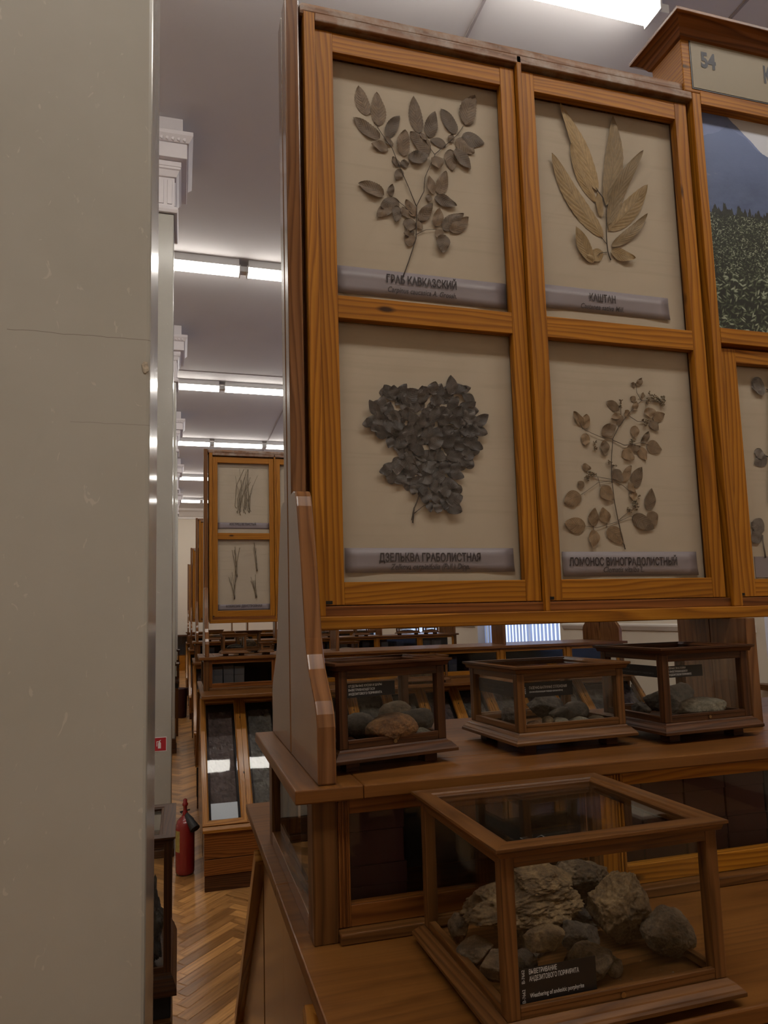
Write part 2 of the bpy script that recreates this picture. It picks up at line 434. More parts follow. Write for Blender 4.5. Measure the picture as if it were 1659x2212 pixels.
_text_cache = {}
def text_mesh(body, x0, x1, z0, cap, bold=0.012, shear=0.0, mat=None):
    """flat lettering in the x-z plane facing -y, from x0 to x1, base line z0, capital height cap"""
    key = (body, bold, shear)
    if key not in _text_cache:
        cu = bpy.data.curves.new('lettering', 'FONT'); cu.body = body; cu.offset = bold; cu.shear = shear
        cu.resolution_u = 3
        ob = bpy.data.objects.new('lettering', cu); COL.objects.link(ob)
        bpy.context.view_layer.update()
        me = bpy.data.meshes.new_from_object(ob.evaluated_get(bpy.context.evaluated_depsgraph_get()))
        _text_cache[key] = ([tuple(v.co) for v in me.vertices], [tuple(p.vertices) for p in me.polygons])
        bpy.data.objects.remove(ob); bpy.data.curves.remove(cu); bpy.data.meshes.remove(me)
    vs, fs = _text_cache[key]
    xa, xb = min(v[0] for v in vs), max(v[0] for v in vs)
    sx = (x1 - x0) / (xb - xa); sz = cap / 0.70
    me = bpy.data.meshes.new('lettering')
    me.from_pydata([(x0 + (v[0] - xa) * sx, 0.0, z0 + v[1] * sz) for v in vs], [], fs)
    me.materials.append(mat or M['ink']); me.update()
    return me
LEAVES_HORNBEAM = [(0.366, 2.504, 0.349, 2.566, 0.0335), (0.389, 2.485, 0.386, 2.558, 0.0365), (0.391, 2.458, 0.336, 2.494, 0.0316), (0.406, 2.462, 0.435, 2.515, 0.0273), (0.408, 2.436, 0.372, 2.442, 0.0243), (0.418, 2.446, 0.4, 2.464, 0.0161), (0.477, 2.484, 0.467, 2.564, 0.0335), (0.498, 2.478, 0.512, 2.537, 0.0314), (0.559, 2.497, 0.527, 2.548, 0.0324), (0.583, 2.52, 0.605, 2.592, 0.0416), (0.572, 2.492, 0.624, 2.487, 0.0385), (0.558, 2.483, 0.599, 2.458, 0.0395), (0.556, 2.462, 0.589, 2.421, 0.0334), (0.545, 2.459, 0.548, 2.411, 0.0316), (0.536, 2.466, 0.5, 2.473, 0.0233), (0.498, 2.441, 0.456, 2.482, 0.0377), (0.441, 2.427, 0.446, 2.484, 0.0324), (0.451, 2.422, 0.495, 2.438, 0.0324), (0.434, 2.406, 0.452, 2.414, 0.0192), (0.432, 2.403, 0.416, 2.421, 0.0161), (0.51, 2.438, 0.517, 2.409, 0.0324), (0.436, 2.397, 0.422, 2.372, 0.0212), (0.502, 2.352, 0.495, 2.392, 0.0212), (0.515, 2.354, 0.532, 2.407, 0.0293), (0.505, 2.346, 0.553, 2.333, 0.0273), (0.49, 2.35, 0.494, 2.333, 0.0161), (0.396, 2.335, 0.342, 2.352, 0.0334), (0.41, 2.335, 0.415, 2.36, 0.0161), (0.428, 2.325, 0.387, 2.308, 0.0332), (0.412, 2.313, 0.379, 2.287, 0.0273), (0.422, 2.316, 0.419, 2.279, 0.0232), (0.461, 2.298, 0.441, 2.33, 0.0242), (0.434, 2.315, 0.446, 2.292, 0.0192), (0.45, 2.293, 0.447, 2.263, 0.0293), (0.458, 2.265, 0.434, 2.256, 0.0192), (0.453, 2.261, 0.444, 2.231, 0.0262), (0.47, 2.289, 0.498, 2.33, 0.0263), (0.504, 2.282, 0.515, 2.323, 0.0252), (0.521, 2.277, 0.568, 2.317, 0.0313), (0.536, 2.276, 0.579, 2.312, 0.0283), (0.517, 2.278, 0.509, 2.255, 0.0212), (0.526, 2.266, 0.516, 2.225, 0.0322), (0.464, 2.288, 0.476, 2.271, 0.0161), (0.544, 2.476, 0.553, 2.492, 0.0173), (0.479, 2.484, 0.491, 2.468, 0.0133)]
STEMS_HORNBEAM = [(0.00081, [(0.431, 2.166), (0.443, 2.197), (0.452, 2.223), (0.461, 2.25), (0.463, 2.288), (0.465, 2.321), (0.482, 2.355), (0.485, 2.385), (0.499, 2.417), (0.51, 2.442), (0.541, 2.473), (0.562, 2.494), (0.577, 2.518)]), (0.0006, [(0.465, 2.321), (0.449, 2.36), (0.434, 2.394), (0.416, 2.439), (0.395, 2.468), (0.38, 2.492)]), (0.0004, [(0.462, 2.295), (0.438, 2.317), (0.416, 2.333)]), (0.0004, [(0.461, 2.259), (0.484, 2.272), (0.517, 2.279)]), (0.0004, [(0.51, 2.442), (0.491, 2.465), (0.479, 2.486)])]
LEAVES_CHESTNUT = [(0.895, 2.416, 0.81, 2.609, 0.0444), (0.891, 2.389, 0.832, 2.518, 0.0263), (0.914, 2.386, 0.946, 2.606, 0.0465), (0.902, 2.309, 0.782, 2.487, 0.0495), (0.916, 2.339, 1.018, 2.531, 0.0362), (0.916, 2.328, 1.026, 2.451, 0.0475), (0.921, 2.29, 1.02, 2.38, 0.0262), (0.871, 2.246, 0.83, 2.322, 0.0352), (0.898, 2.276, 0.855, 2.256, 0.0303), (0.918, 2.278, 0.977, 2.267, 0.0292), (0.9, 2.356, 0.894, 2.414, 0.0202)]
STEMS_CHESTNUT = [(0.00088, [(0.917, 2.258), (0.91, 2.278), (0.909, 2.323), (0.913, 2.377), (0.907, 2.403), (0.891, 2.425)]), (0.00044, [(0.909, 2.296), (0.896, 2.312)]), (0.00044, [(0.909, 2.276), (0.891, 2.271), (0.873, 2.254)])]
LEAVES_ZELKOVA = [(0.485, 1.778, 0.492, 1.744, 0.031), (0.575, 1.912, 0.547, 1.928, 0.026), (0.457, 1.797, 0.486, 1.806, 0.031), (0.518, 1.89, 0.538, 1.923, 0.025), (0.479, 1.913, 0.508, 1.913, 0.025), (0.464, 1.788, 0.476, 1.764, 0.031), (0.503, 1.721, 0.501, 1.692, 0.024), (0.528, 1.814, 0.546, 1.84, 0.027), (0.505, 1.915, 0.524, 1.948, 0.031), (0.443, 1.796, 0.419, 1.801, 0.023), (0.399, 1.743, 0.384, 1.767, 0.025), (0.456, 1.76, 0.475, 1.744, 0.029), (0.538, 1.742, 0.518, 1.724, 0.026), (0.486, 1.733, 0.482, 1.704, 0.031), (0.475, 1.853, 0.474, 1.878, 0.024), (0.466, 1.824, 0.476, 1.86, 0.026), (0.406, 1.811, 0.426, 1.846, 0.026), (0.46, 1.855, 0.459, 1.885, 0.024), (0.379, 1.858, 0.364, 1.882, 0.029), (0.515, 1.758, 0.534, 1.789, 0.03), (0.443, 1.781, 0.416, 1.755, 0.028), (0.486, 1.807, 0.507, 1.794, 0.027), (0.406, 1.792, 0.403, 1.759, 0.028), (0.444, 1.782, 0.409, 1.783, 0.029), (0.56, 1.805, 0.58, 1.833, 0.025), (0.509, 1.801, 0.545, 1.802, 0.026), (0.404, 1.912, 0.403, 1.938, 0.0251), (0.389, 1.875, 0.395, 1.905, 0.027), (0.478, 1.866, 0.494, 1.903, 0.023), (0.452, 1.857, 0.433, 1.887, 0.0261), (0.451, 1.757, 0.432, 1.728, 0.025), (0.547, 1.841, 0.564, 1.867, 0.032), (0.519, 1.868, 0.543, 1.903, 0.026), (0.472, 1.817, 0.503, 1.836, 0.028), (0.521, 1.824, 0.535, 1.855, 0.029), (0.405, 1.851, 0.385, 1.88, 0.028), (0.435, 1.888, 0.418, 1.916, 0.0301), (0.45, 1.885, 0.441, 1.917, 0.023), (0.386, 1.833, 0.363, 1.855, 0.028), (0.462, 1.735, 0.458, 1.703, 0.028), (0.518, 1.939, 0.556, 1.94, 0.0241), (0.49, 1.892, 0.525, 1.886, 0.0301), (0.419, 1.873, 0.444, 1.892, 0.028), (0.423, 1.829, 0.435, 1.862, 0.0291), (0.432, 1.908, 0.452, 1.926, 0.024), (0.541, 1.784, 0.564, 1.802, 0.025), (0.5, 1.765, 0.508, 1.791, 0.029), (0.541, 1.883, 0.558, 1.904, 0.0281), (0.497, 1.731, 0.525, 1.708, 0.025), (0.525, 1.867, 0.553, 1.871, 0.024), (0.496, 1.863, 0.515, 1.884, 0.029), (0.449, 1.837, 0.446, 1.866, 0.022), (0.473, 1.755, 0.485, 1.725, 0.024), (0.501, 1.817, 0.523, 1.851, 0.03), (0.55, 1.816, 0.57, 1.849, 0.031), (0.416, 1.839, 0.393, 1.866, 0.0291), (0.482, 1.854, 0.499, 1.834, 0.03), (0.497, 1.748, 0.506, 1.716, 0.029), (0.37, 1.853, 0.344, 1.867, 0.026), (0.547, 1.879, 0.585, 1.88, 0.024), (0.5, 1.844, 0.527, 1.86, 0.025), (0.461, 1.801, 0.429, 1.821, 0.024), (0.456, 1.756, 0.456, 1.719, 0.024), (0.459, 1.904, 0.462, 1.93, 0.0241), (0.446, 1.823, 0.422, 1.833, 0.026), (0.373, 1.871, 0.336, 1.854, 0.025), (0.373, 1.875, 0.351, 1.904, 0.023), (0.378, 1.881, 0.382, 1.917, 0.025), (0.405, 1.909, 0.383, 1.938, 0.0281), (0.413, 1.911, 0.428, 1.942, 0.0231), (0.421, 1.9, 0.454, 1.932, 0.0371), (0.463, 1.916, 0.462, 1.94, 0.0271), (0.483, 1.924, 0.49, 1.95, 0.027), (0.495, 1.918, 0.501, 1.947, 0.026), (0.522, 1.926, 0.523, 1.966, 0.0281), (0.536, 1.934, 0.567, 1.944, 0.021), (0.534, 1.89, 0.576, 1.914, 0.0301), (0.551, 1.881, 0.572, 1.905, 0.024), (0.568, 1.865, 0.601, 1.889, 0.0261), (0.564, 1.865, 0.597, 1.848, 0.029), (0.539, 1.854, 0.581, 1.849, 0.028), (0.556, 1.831, 0.585, 1.816, 0.0241), (0.541, 1.807, 0.568, 1.802, 0.028), (0.545, 1.827, 0.577, 1.84, 0.025), (0.53, 1.794, 0.565, 1.79, 0.028), (0.515, 1.767, 0.543, 1.758, 0.026), (0.494, 1.747, 0.531, 1.741, 0.027), (0.502, 1.711, 0.538, 1.72, 0.033), (0.502, 1.702, 0.535, 1.689, 0.032), (0.487, 1.705, 0.483, 1.685, 0.024), (0.468, 1.708, 0.469, 1.687, 0.017), (0.394, 1.77, 0.368, 1.764, 0.023), (0.401, 1.77, 0.376, 1.777, 0.025), (0.393, 1.834, 0.389, 1.811, 0.02), (0.377, 1.868, 0.354, 1.843, 0.027), (0.384, 1.866, 0.393, 1.84, 0.02), (0.423, 1.758, 0.398, 1.743, 0.023), (0.443, 1.739, 0.432, 1.721, 0.02), (0.42, 1.861, 0.395, 1.856, 0.0271), (0.417, 1.874, 0.386, 1.874, 0.029)]
STEMS_ZELKOVA = [(0.00088, [(0.434, 1.667), (0.437, 1.694), (0.449, 1.723), (0.46, 1.759), (0.472, 1.808), (0.481, 1.857), (0.486, 1.904)]), (0.00059, [(0.437, 1.685), (0.458, 1.701), (0.485, 1.711)]), (0.00059, [(0.46, 1.759), (0.428, 1.806), (0.403, 1.857), (0.378, 1.885)]), (0.00059, [(0.472, 1.808), (0.511, 1.839), (0.551, 1.867)]), (0.00044, [(0.435, 1.666), (0.439, 1.694)]), (0.00044, [(0.432, 1.672), (0.437, 1.697)])]
UNDER_ZELKOVA = [(0.485, 1.846, 0.462, 1.854, 0.026), (0.416, 1.777, 0.448, 1.769, 0.021), (0.509, 1.773, 0.533, 1.761, 0.022), (0.462, 1.841, 0.456, 1.868, 0.023), (0.445, 1.764, 0.476, 1.778, 0.025), (0.416, 1.845, 0.418, 1.868, 0.024), (0.407, 1.787, 0.396, 1.766, 0.022), (0.437, 1.739, 0.416, 1.746, 0.027), (0.459, 1.922, 0.482, 1.937, 0.0291), (0.444, 1.809, 0.455, 1.842, 0.026), (0.537, 1.826, 0.519, 1.849, 0.027), (0.529, 1.827, 0.524, 1.859, 0.028), (0.552, 1.867, 0.571, 1.84, 0.023), (0.514, 1.83, 0.544, 1.852, 0.03), (0.41, 1.829, 0.387, 1.841, 0.026), (0.374, 1.882, 0.385, 1.909, 0.0211), (0.544, 1.911, 0.568, 1.887, 0.026), (0.39, 1.865, 0.374, 1.893, 0.028), (0.441, 1.759, 0.421, 1.744, 0.025), (0.473, 1.794, 0.44, 1.803, 0.023), (0.492, 1.874, 0.469, 1.882, 0.025), (0.456, 1.82, 0.432, 1.814, 0.025), (0.37, 1.873, 0.342, 1.853, 0.023), (0.47, 1.784, 0.464, 1.751, 0.029), (0.568, 1.878, 0.591, 1.869, 0.0261), (0.516, 1.828, 0.519, 1.8, 0.029), (0.428, 1.798, 0.405, 1.811, 0.025), (0.484, 1.878, 0.477, 1.905, 0.022), (0.492, 1.834, 0.493, 1.861, 0.028), (0.447, 1.733, 0.468, 1.724, 0.025), (0.494, 1.916, 0.525, 1.928, 0.0281), (0.507, 1.917, 0.53, 1.94, 0.028), (0.397, 1.856, 0.421, 1.875, 0.0271), (0.458, 1.891, 0.457, 1.916, 0.023), (0.558, 1.896, 0.584, 1.899, 0.026), (0.48, 1.791, 0.498, 1.775, 0.022), (0.445, 1.782, 0.473, 1.765, 0.022), (0.418, 1.807, 0.401, 1.829, 0.027), (0.46, 1.77, 0.488, 1.789, 0.023), (0.375, 1.86, 0.375, 1.887, 0.0271), (0.409, 1.797, 0.407, 1.774, 0.026), (0.442, 1.922, 0.414, 1.907, 0.0271), (0.511, 1.867, 0.523, 1.894, 0.024), (0.377, 1.866, 0.353, 1.859, 0.0271), (0.429, 1.926, 0.406, 1.899, 0.024), (0.471, 1.822, 0.474, 1.848, 0.025), (0.445, 1.773, 0.423, 1.797, 0.024), (0.517, 1.812, 0.553, 1.817, 0.025), (0.464, 1.858, 0.465, 1.886, 0.027), (0.496, 1.9, 0.484, 1.921, 0.027), (0.509, 1.911, 0.53, 1.929, 0.023), (0.466, 1.792, 0.432, 1.786, 0.022), (0.44, 1.798, 0.409, 1.792, 0.025), (0.417, 1.844, 0.411, 1.87, 0.024), (0.482, 1.764, 0.51, 1.751, 0.021), (0.554, 1.872, 0.584, 1.869, 0.029), (0.513, 1.847, 0.497, 1.873, 0.0251), (0.496, 1.794, 0.525, 1.791, 0.021), (0.45, 1.899, 0.472, 1.926, 0.0231), (0.549, 1.794, 0.526, 1.776, 0.027), (0.393, 1.859, 0.412, 1.883, 0.026), (0.462, 1.822, 0.466, 1.848, 0.026), (0.448, 1.792, 0.417, 1.796, 0.021), (0.397, 1.923, 0.374, 1.923, 0.0271), (0.437, 1.753, 0.454, 1.737, 0.027), (0.507, 1.794, 0.54, 1.788, 0.026), (0.497, 1.746, 0.521, 1.724, 0.029), (0.405, 1.911, 0.391, 1.932, 0.0221), (0.438, 1.905, 0.433, 1.932, 0.0231), (0.507, 1.84, 0.527, 1.858, 0.029), (0.517, 1.788, 0.528, 1.759, 0.028), (0.442, 1.794, 0.442, 1.764, 0.028), (0.5, 1.829, 0.525, 1.841, 0.0261), (0.514, 1.893, 0.544, 1.903, 0.0291), (0.445, 1.91, 0.425, 1.924, 0.0231), (0.381, 1.898, 0.359, 1.901, 0.0211), (0.471, 1.749, 0.496, 1.765, 0.028), (0.475, 1.805, 0.499, 1.817, 0.024), (0.452, 1.755, 0.44, 1.725, 0.022), (0.461, 1.877, 0.486, 1.899, 0.025), (0.434, 1.851, 0.452, 1.872, 0.026), (0.553, 1.778, 0.564, 1.8, 0.026), (0.452, 1.819, 0.46, 1.846, 0.021), (0.494, 1.876, 0.517, 1.892, 0.022), (0.43, 1.916, 0.406, 1.915, 0.023), (0.415, 1.782, 0.428, 1.763, 0.022), (0.414, 1.858, 0.416, 1.89, 0.025), (0.43, 1.802, 0.424, 1.829, 0.025), (0.496, 1.831, 0.483, 1.855, 0.023), (0.474, 1.892, 0.499, 1.909, 0.027)]
LEAVES_CLEMATIS = [(0.961, 1.976, 0.976, 1.993, 0.014), (0.96, 1.975, 0.946, 1.978, 0.012), (0.957, 1.942, 0.943, 1.948, 0.015), (0.912, 1.917, 0.882, 1.934, 0.022), (0.917, 1.908, 0.89, 1.897, 0.015), (0.917, 1.908, 0.91, 1.881, 0.019), (0.988, 1.928, 0.99, 1.903, 0.0281), (0.996, 1.904, 1.028, 1.914, 0.025), (0.988, 1.896, 1.008, 1.877, 0.022), (0.952, 1.885, 0.946, 1.856, 0.022), (0.963, 1.847, 0.984, 1.874, 0.016), (0.976, 1.842, 1.013, 1.833, 0.0311), (0.955, 1.838, 0.973, 1.81, 0.024), (0.926, 1.833, 0.959, 1.838, 0.019), (0.916, 1.831, 0.939, 1.808, 0.029), (0.821, 1.878, 0.8, 1.908, 0.018), (0.826, 1.872, 0.831, 1.904, 0.021), (0.827, 1.862, 0.823, 1.835, 0.022), (0.867, 1.859, 0.901, 1.885, 0.026), (0.872, 1.849, 0.869, 1.816, 0.022), (0.887, 1.785, 0.907, 1.76, 0.026), (0.911, 1.76, 0.932, 1.797, 0.02), (0.939, 1.749, 0.959, 1.794, 0.028), (0.923, 1.759, 0.937, 1.738, 0.015), (0.93, 1.739, 0.935, 1.719, 0.019), (0.815, 1.794, 0.833, 1.785, 0.016), (0.815, 1.747, 0.8, 1.757, 0.018), (0.807, 1.728, 0.765, 1.712, 0.033), (0.855, 1.748, 0.882, 1.72, 0.031), (0.967, 1.7, 0.98, 1.748, 0.027), (0.969, 1.697, 0.986, 1.668, 0.028), (0.927, 1.686, 0.978, 1.66, 0.034), (0.813, 1.664, 0.763, 1.67, 0.034), (0.832, 1.664, 0.836, 1.703, 0.024), (0.866, 1.672, 0.855, 1.704, 0.026), (0.832, 1.657, 0.826, 1.619, 0.024), (0.864, 1.659, 0.9, 1.628, 0.034), (0.938, 1.906, 0.925, 1.917, 0.017), (0.97, 1.955, 0.979, 1.951, 0.015), (0.947, 1.919, 0.957, 1.939, 0.015)]
STEMS_CLEMATIS = [(0.00072, [(0.905, 1.616), (0.897, 1.647), (0.892, 1.674), (0.885, 1.718), (0.882, 1.761), (0.885, 1.814), (0.891, 1.853), (0.907, 1.879), (0.927, 1.902), (0.955, 1.93), (0.971, 1.942)]), (0.00046, [(0.891, 1.853), (0.863, 1.855), (0.82, 1.871), (0.81, 1.893)]), (0.00046, [(0.891, 1.851), (0.919, 1.84), (0.963, 1.848), (0.981, 1.844)]), (0.00039, [(0.892, 1.764), (0.85, 1.769), (0.833, 1.772)]), (0.00039, [(0.883, 1.761), (0.849, 1.757), (0.799, 1.725)]), (0.00039, [(0.883, 1.764), (0.909, 1.752), (0.925, 1.739), (0.938, 1.719)]), (0.00039, [(0.892, 1.674), (0.921, 1.686), (0.936, 1.684)]), (0.00039, [(0.89, 1.674), (0.839, 1.661), (0.815, 1.664)]), (0.00039, [(0.892, 1.676), (0.918, 1.695)]), (0.00039, [(0.971, 1.942), (0.959, 1.959), (0.96, 1.975)]), (0.00046, [(0.928, 1.912), (0.956, 1.894), (0.993, 1.898)]), (0.00033, [(0.971, 1.942), (1.0, 1.942), (1.026, 1.944)]), (0.00033, [(0.917, 1.908), (0.919, 1.937)]), (0.00033, [(0.863, 1.662), (0.866, 1.674)]), (0.00033, [(0.832, 1.657), (0.832, 1.668)]), (0.00033, [(0.85, 1.769), (0.855, 1.748)])]
FLOWERS_CLEMATIS = [(0.992, 1.958, 0.011), (1.001, 1.949, 0.015), (1.015, 1.946, 0.017), (1.027, 1.949, 0.015), (1.02, 1.938, 0.015), (0.985, 1.941, 0.013), (0.974, 1.893, 0.016), (0.848, 1.843, 0.01), (0.847, 1.83, 0.01), (0.939, 1.848, 0.013), (0.88, 1.802, 0.01), (0.89, 1.794, 0.009), (0.829, 1.775, 0.015), (0.822, 1.766, 0.012), (0.84, 1.772, 0.011), (0.935, 1.719, 0.015), (0.937, 1.706, 0.016), (0.923, 1.701, 0.013), (0.946, 1.728, 0.009), (0.917, 1.937, 0.009), (0.914, 1.924, 0.008)]
LEAVES_FIFTH = [(1.307, 1.998, 1.269, 1.99, 0.0391), (1.292, 2.018, 1.284, 1.979, 0.0291), (1.296, 1.831, 1.259, 1.81, 0.032), (1.27, 1.848, 1.278, 1.822, 0.024), (1.271, 1.66, 1.234, 1.677, 0.038), (1.26, 1.654, 1.233, 1.631, 0.031)]
STEMS_FIFTH = [(0.00251, [(1.324, 2.021), (1.312, 1.9), (1.298, 1.782), (1.29, 1.723)]), (0.00137, [(1.266, 1.597), (1.262, 1.62), (1.264, 1.648)]), (0.00091, [(1.312, 1.99), (1.321, 1.984)]), (0.00091, [(1.295, 1.831), (1.304, 1.826)])]
# ------------------------------------------------------------------ the hall
X0, X1, Y0, Y1, CEIL = -3.3, 4.2, -4.2, 22.4, EYE + 3.55
def struct(o): o['kind'] = 'structure'; return o
def build_floor():
    b = MB(); b.box(X0, X1 + 0.3, Y0, Y1, -0.12, -0.0015)
    # herringbone strips at 45 degrees
    L, W, G = 0.36, 0.06, 0.0017
    c45 = math.sqrt(0.5)
    n = int(L / W)
    for i in range(-60, 460):
        for j in range(-16, 76):
            for k in (0, 1):
                ox, oy = i * W + j * 2 * L * 0 , 0
                # lattice: each L-pair steps by (W, W); rows repeat by (L, -L)
                bx, by = i * W + j * L, i * W - j * L
                if k == 0: r = (bx, by, bx + L, by + W)
                else: r = (bx, by + W, bx + W, by + W + L)
                cx, cy = (r[0] + r[2]) / 2, (r[1] + r[3]) / 2
                wx, wy = (cx - cy) * c45 + 0.035, (cx + cy) * c45 - 1.0
                if not (-0.75 < wx < 1.5 and 0.2 < wy < 21.8): continue
                if wx > 0.42 and not (2.0 < wy < 3.95): continue
                q = [(r[0] + G, r[1] + G), (r[2] - G, r[1] + G), (r[2] - G, r[3] - G), (r[0] + G, r[3] - G)]
                pts = [((x - y) * c45 + 0.035, (x + y) * c45 - 1.0, 0.0) for x, y in q]
                ou, ov = rnd.uniform(0, 60), rnd.uniform(0, 60)
                uv = [(0, 0), (L, 0), (L, W), (0, W)] if k == 0 else [(0, 0), (0, W), (L, W), (L, 0)]
                b._add(pts, [(0, 1, 2, 3)], [[(u + ou, v + ov) for u, v in uv]])
    return struct(b.build('floor', M['parquet']))
build_floor()
struct(MB().box(X0, X1 + 0.3, Y0, Y1, CEIL, CEIL + 0.1).build('ceiling', M['ceiling']))
struct(MB().box(X0 - 0.2, X0, Y0, Y1, 0, CEIL).build('wall_left', M['wall']))
struct(MB().box(X0, X1 + 0.3, Y1, Y1 + 0.2, 0, CEIL).build('wall_back', M['wall']))
struct(MB().box(X0, X1 + 0.3, Y0 - 0.2, Y0, 0, CEIL).build('wall_front', M['wall']))
WIN = [(1.75, 4.15), (7.0, 9.25), (10.85, 13.1), (14.4, 16.65), (18.0, 20.2)]
SILL, HEAD = 0.92, 3.9
b = MB(); ys = Y0
for a, c in WIN:
    b.box(X1, X1 + 0.3, ys, a, 0, CEIL); b.box(X1, X1 + 0.3, a, c, 0, SILL); b.box(X1, X1 + 0.3, a, c, HEAD, CEIL); ys = c
b.box(X1, X1 + 0.3, ys, Y1, 0, CEIL)
struct(b.build('wall_right', M['wall']))
for i, (a, c) in enumerate(WIN):
    w = MB(); xf = X1 + 0.2
    for y in (a, (a + c) / 2 - 0.025, c - 0.05): w.box(xf, xf + 0.05, y, y + 0.05, SILL, HEAD)
    for z in (SILL, 2.7, HEAD - 0.05): w.box(xf, xf + 0.05, a, c, z, z + 0.05)
    wf = struct(w.build('window_%d' % (i + 1), M['trim']))
    MB().box(xf + 0.022, xf + 0.027, a + 0.05, c - 0.05, SILL + 0.05, HEAD - 0.05).build('glass_pane', M['glass'], wf)
    s = MB().box(X1 - 0.10, X1 + 0.2, a - 0.06, c + 0.06, SILL - 0.04, SILL)
    s.build('window_sill', M['oak_case'], wf)
    v = MB(); n = int((c - a) / 0.089)
    for k in range(n):
        y = a + (k + 0.5) * (c - a) / n; t = 0.22
        dx, dy = 0.0475 * math.sin(t), 0.046 * math.cos(t)
        v._add([(X1 + 0.1 - dx, y - dy, SILL + 0.03), (X1 + 0.1 + dx, y + dy, SILL + 0.03), (X1 + 0.1 + dx, y + dy, HEAD - 0.05), (X1 + 0.1 - dx, y - dy, HEAD - 0.05),
                (X1 + 0.1014 - dx, y - dy, SILL + 0.03), (X1 + 0.1014 + dx, y + dy, SILL + 0.03), (X1 + 0.1014 + dx, y + dy, HEAD - 0.05), (X1 + 0.1014 - dx, y - dy, HEAD - 0.05)],
               [(0, 1, 2, 3), (7, 6, 5, 4), (0, 4, 5, 1), (2, 6, 7, 3)], [[(0, 0)] * 4] * 4)
    v.box(X1 + 0.06, X1 + 0.14, a + 0.02, c - 0.02, HEAD - 0.05, HEAD - 0.02)
    tag(v.build('vertical_blind', M['blind']), 'pale vertical slat blind hanging in the ' + ['nearest window, behind the numbered cabinet', 'second window along the right wall', 'third window along the right wall', 'fourth window along the right wall', 'last window, by the end wall'][i], 'blind', 'window blinds')
# dado trim on the right wall, cornice on the far wall, ceiling seams
d = MB(); ys = Y0
for a, c in WIN + [(Y1, Y1)]:
    d.prism([(X1 - 0.0, EYE - 0.20), (X1 - 0.012, EYE - 0.20), (X1 - 0.03, EYE - 0.16), (X1 - 0.03, EYE - 0.145), (X1, EYE - 0.135)], ys, a - 0.08 if a < Y1 else Y1, axis=1, g=2); ys = c + 0.08
struct(d.build('trim_1', M['trim']))
struct(MB().prism([(Y1, CEIL), (Y1 - 0.32, CEIL), (Y1 - 0.30, CEIL - 0.06), (Y1 - 0.2, CEIL - 0.1), (Y1 - 0.08, CEIL - 0.22), (Y1 - 0.03, CEIL - 0.24), (Y1 - 0.03, CEIL - 0.3), (Y1, CEIL - 0.3)], X0, X1, axis=0, g=2).build('trim_2', M['trim']))
sm = MB()
for x in (1.70, 3.21): sm.box(x - 0.008, x + 0.008, Y0, Y1, CEIL - 0.010, CEIL)
for y in (9.72,): sm.box(X0, X1, y - 0.008, y + 0.008, CEIL - 0.006, CEIL)
struct(sm.build('trim_3', plain('seam_filler', (0.34, 0.30, 0.30), 0.9)))
struct(MB().box(X1 - 0.02, X1, Y0, Y1, 0, 0.1).build('baseboard_right', M['oak_case']))
struct(MB().box(X0, X1 - 0.02, Y1 - 0.02, Y1, 0, 0.1).build('baseboard_back', M['oak_case']))

# ------------------------------------------------------------------ ceiling lamps
LZ = EYE + 3.42
def make_lamp():
    t = thing('fluorescent_lamp', '', 'lamp')
    h = MB(); h.box(-0.47, 0.47, -0.072, 0.072, 0.055, CEIL - LZ - 0.0, 0)
    for s in (-1, 1): h.box(s * 0.47, s * 0.484, -0.074, 0.074, 0.0, 0.07)
    h.build('housing', M['white_plastic'], t, 0.003)
    d = MB(); d.prism([(-0.065, 0.055), (-0.062, 0.012), (-0.045, 0.0), (0.045, 0.0), (0.062, 0.012), (0.065, 0.055)], -0.468, 0.468, axis=0, g=2)
    d.build('diffuser', M['lamp'], t)
    j = MB().box(0.484, 0.560, -0.04, 0.04, 0.02, 0.075); j.build('junction_box', M['white_plastic'], t, 0.004)
    return t
lamp0 = make_lamp(); first = True
ROWS = [(-0.56, 'b2'), (-0.34, 'b1'), (3.04, 'nearest row above the open cabinet'), (6.56, 'second ceiling row'), (10.14, 'third ceiling row'), (13.5, 'fourth ceiling row'), (16.9, 'fifth ceiling row'), (20.2, 'last ceiling row before the end wall')]  # b2 strip is added out of view to brighten the near sheets
ORD = ['far left', 'second', 'third', 'fourth', 'fifth', 'sixth', 'rightmost']
for r, (y, wh) in enumerate(ROWS):
    for k in range(-3, 4):
        x = 0.09 + 1.03 * k
        if r <= 2: x = 2.18 + 1.03 * (k - 1)
        if x > X1 - 0.6 or x < X0 + 0.6 or (r == 2 and x > 2.7): continue
        o = lamp0 if first else dup(lamp0); first = False
        o.location = (x, y, LZ)
        tag(o, 'white fluorescent ceiling lamp, %s lamp of the %s' % (ORD[k + 3], wh if r > 1 else ['added unseen rear strip over the visitor', 'front strip over the visitor'][r]), 'lamp', 'fluorescent ceiling lamps')

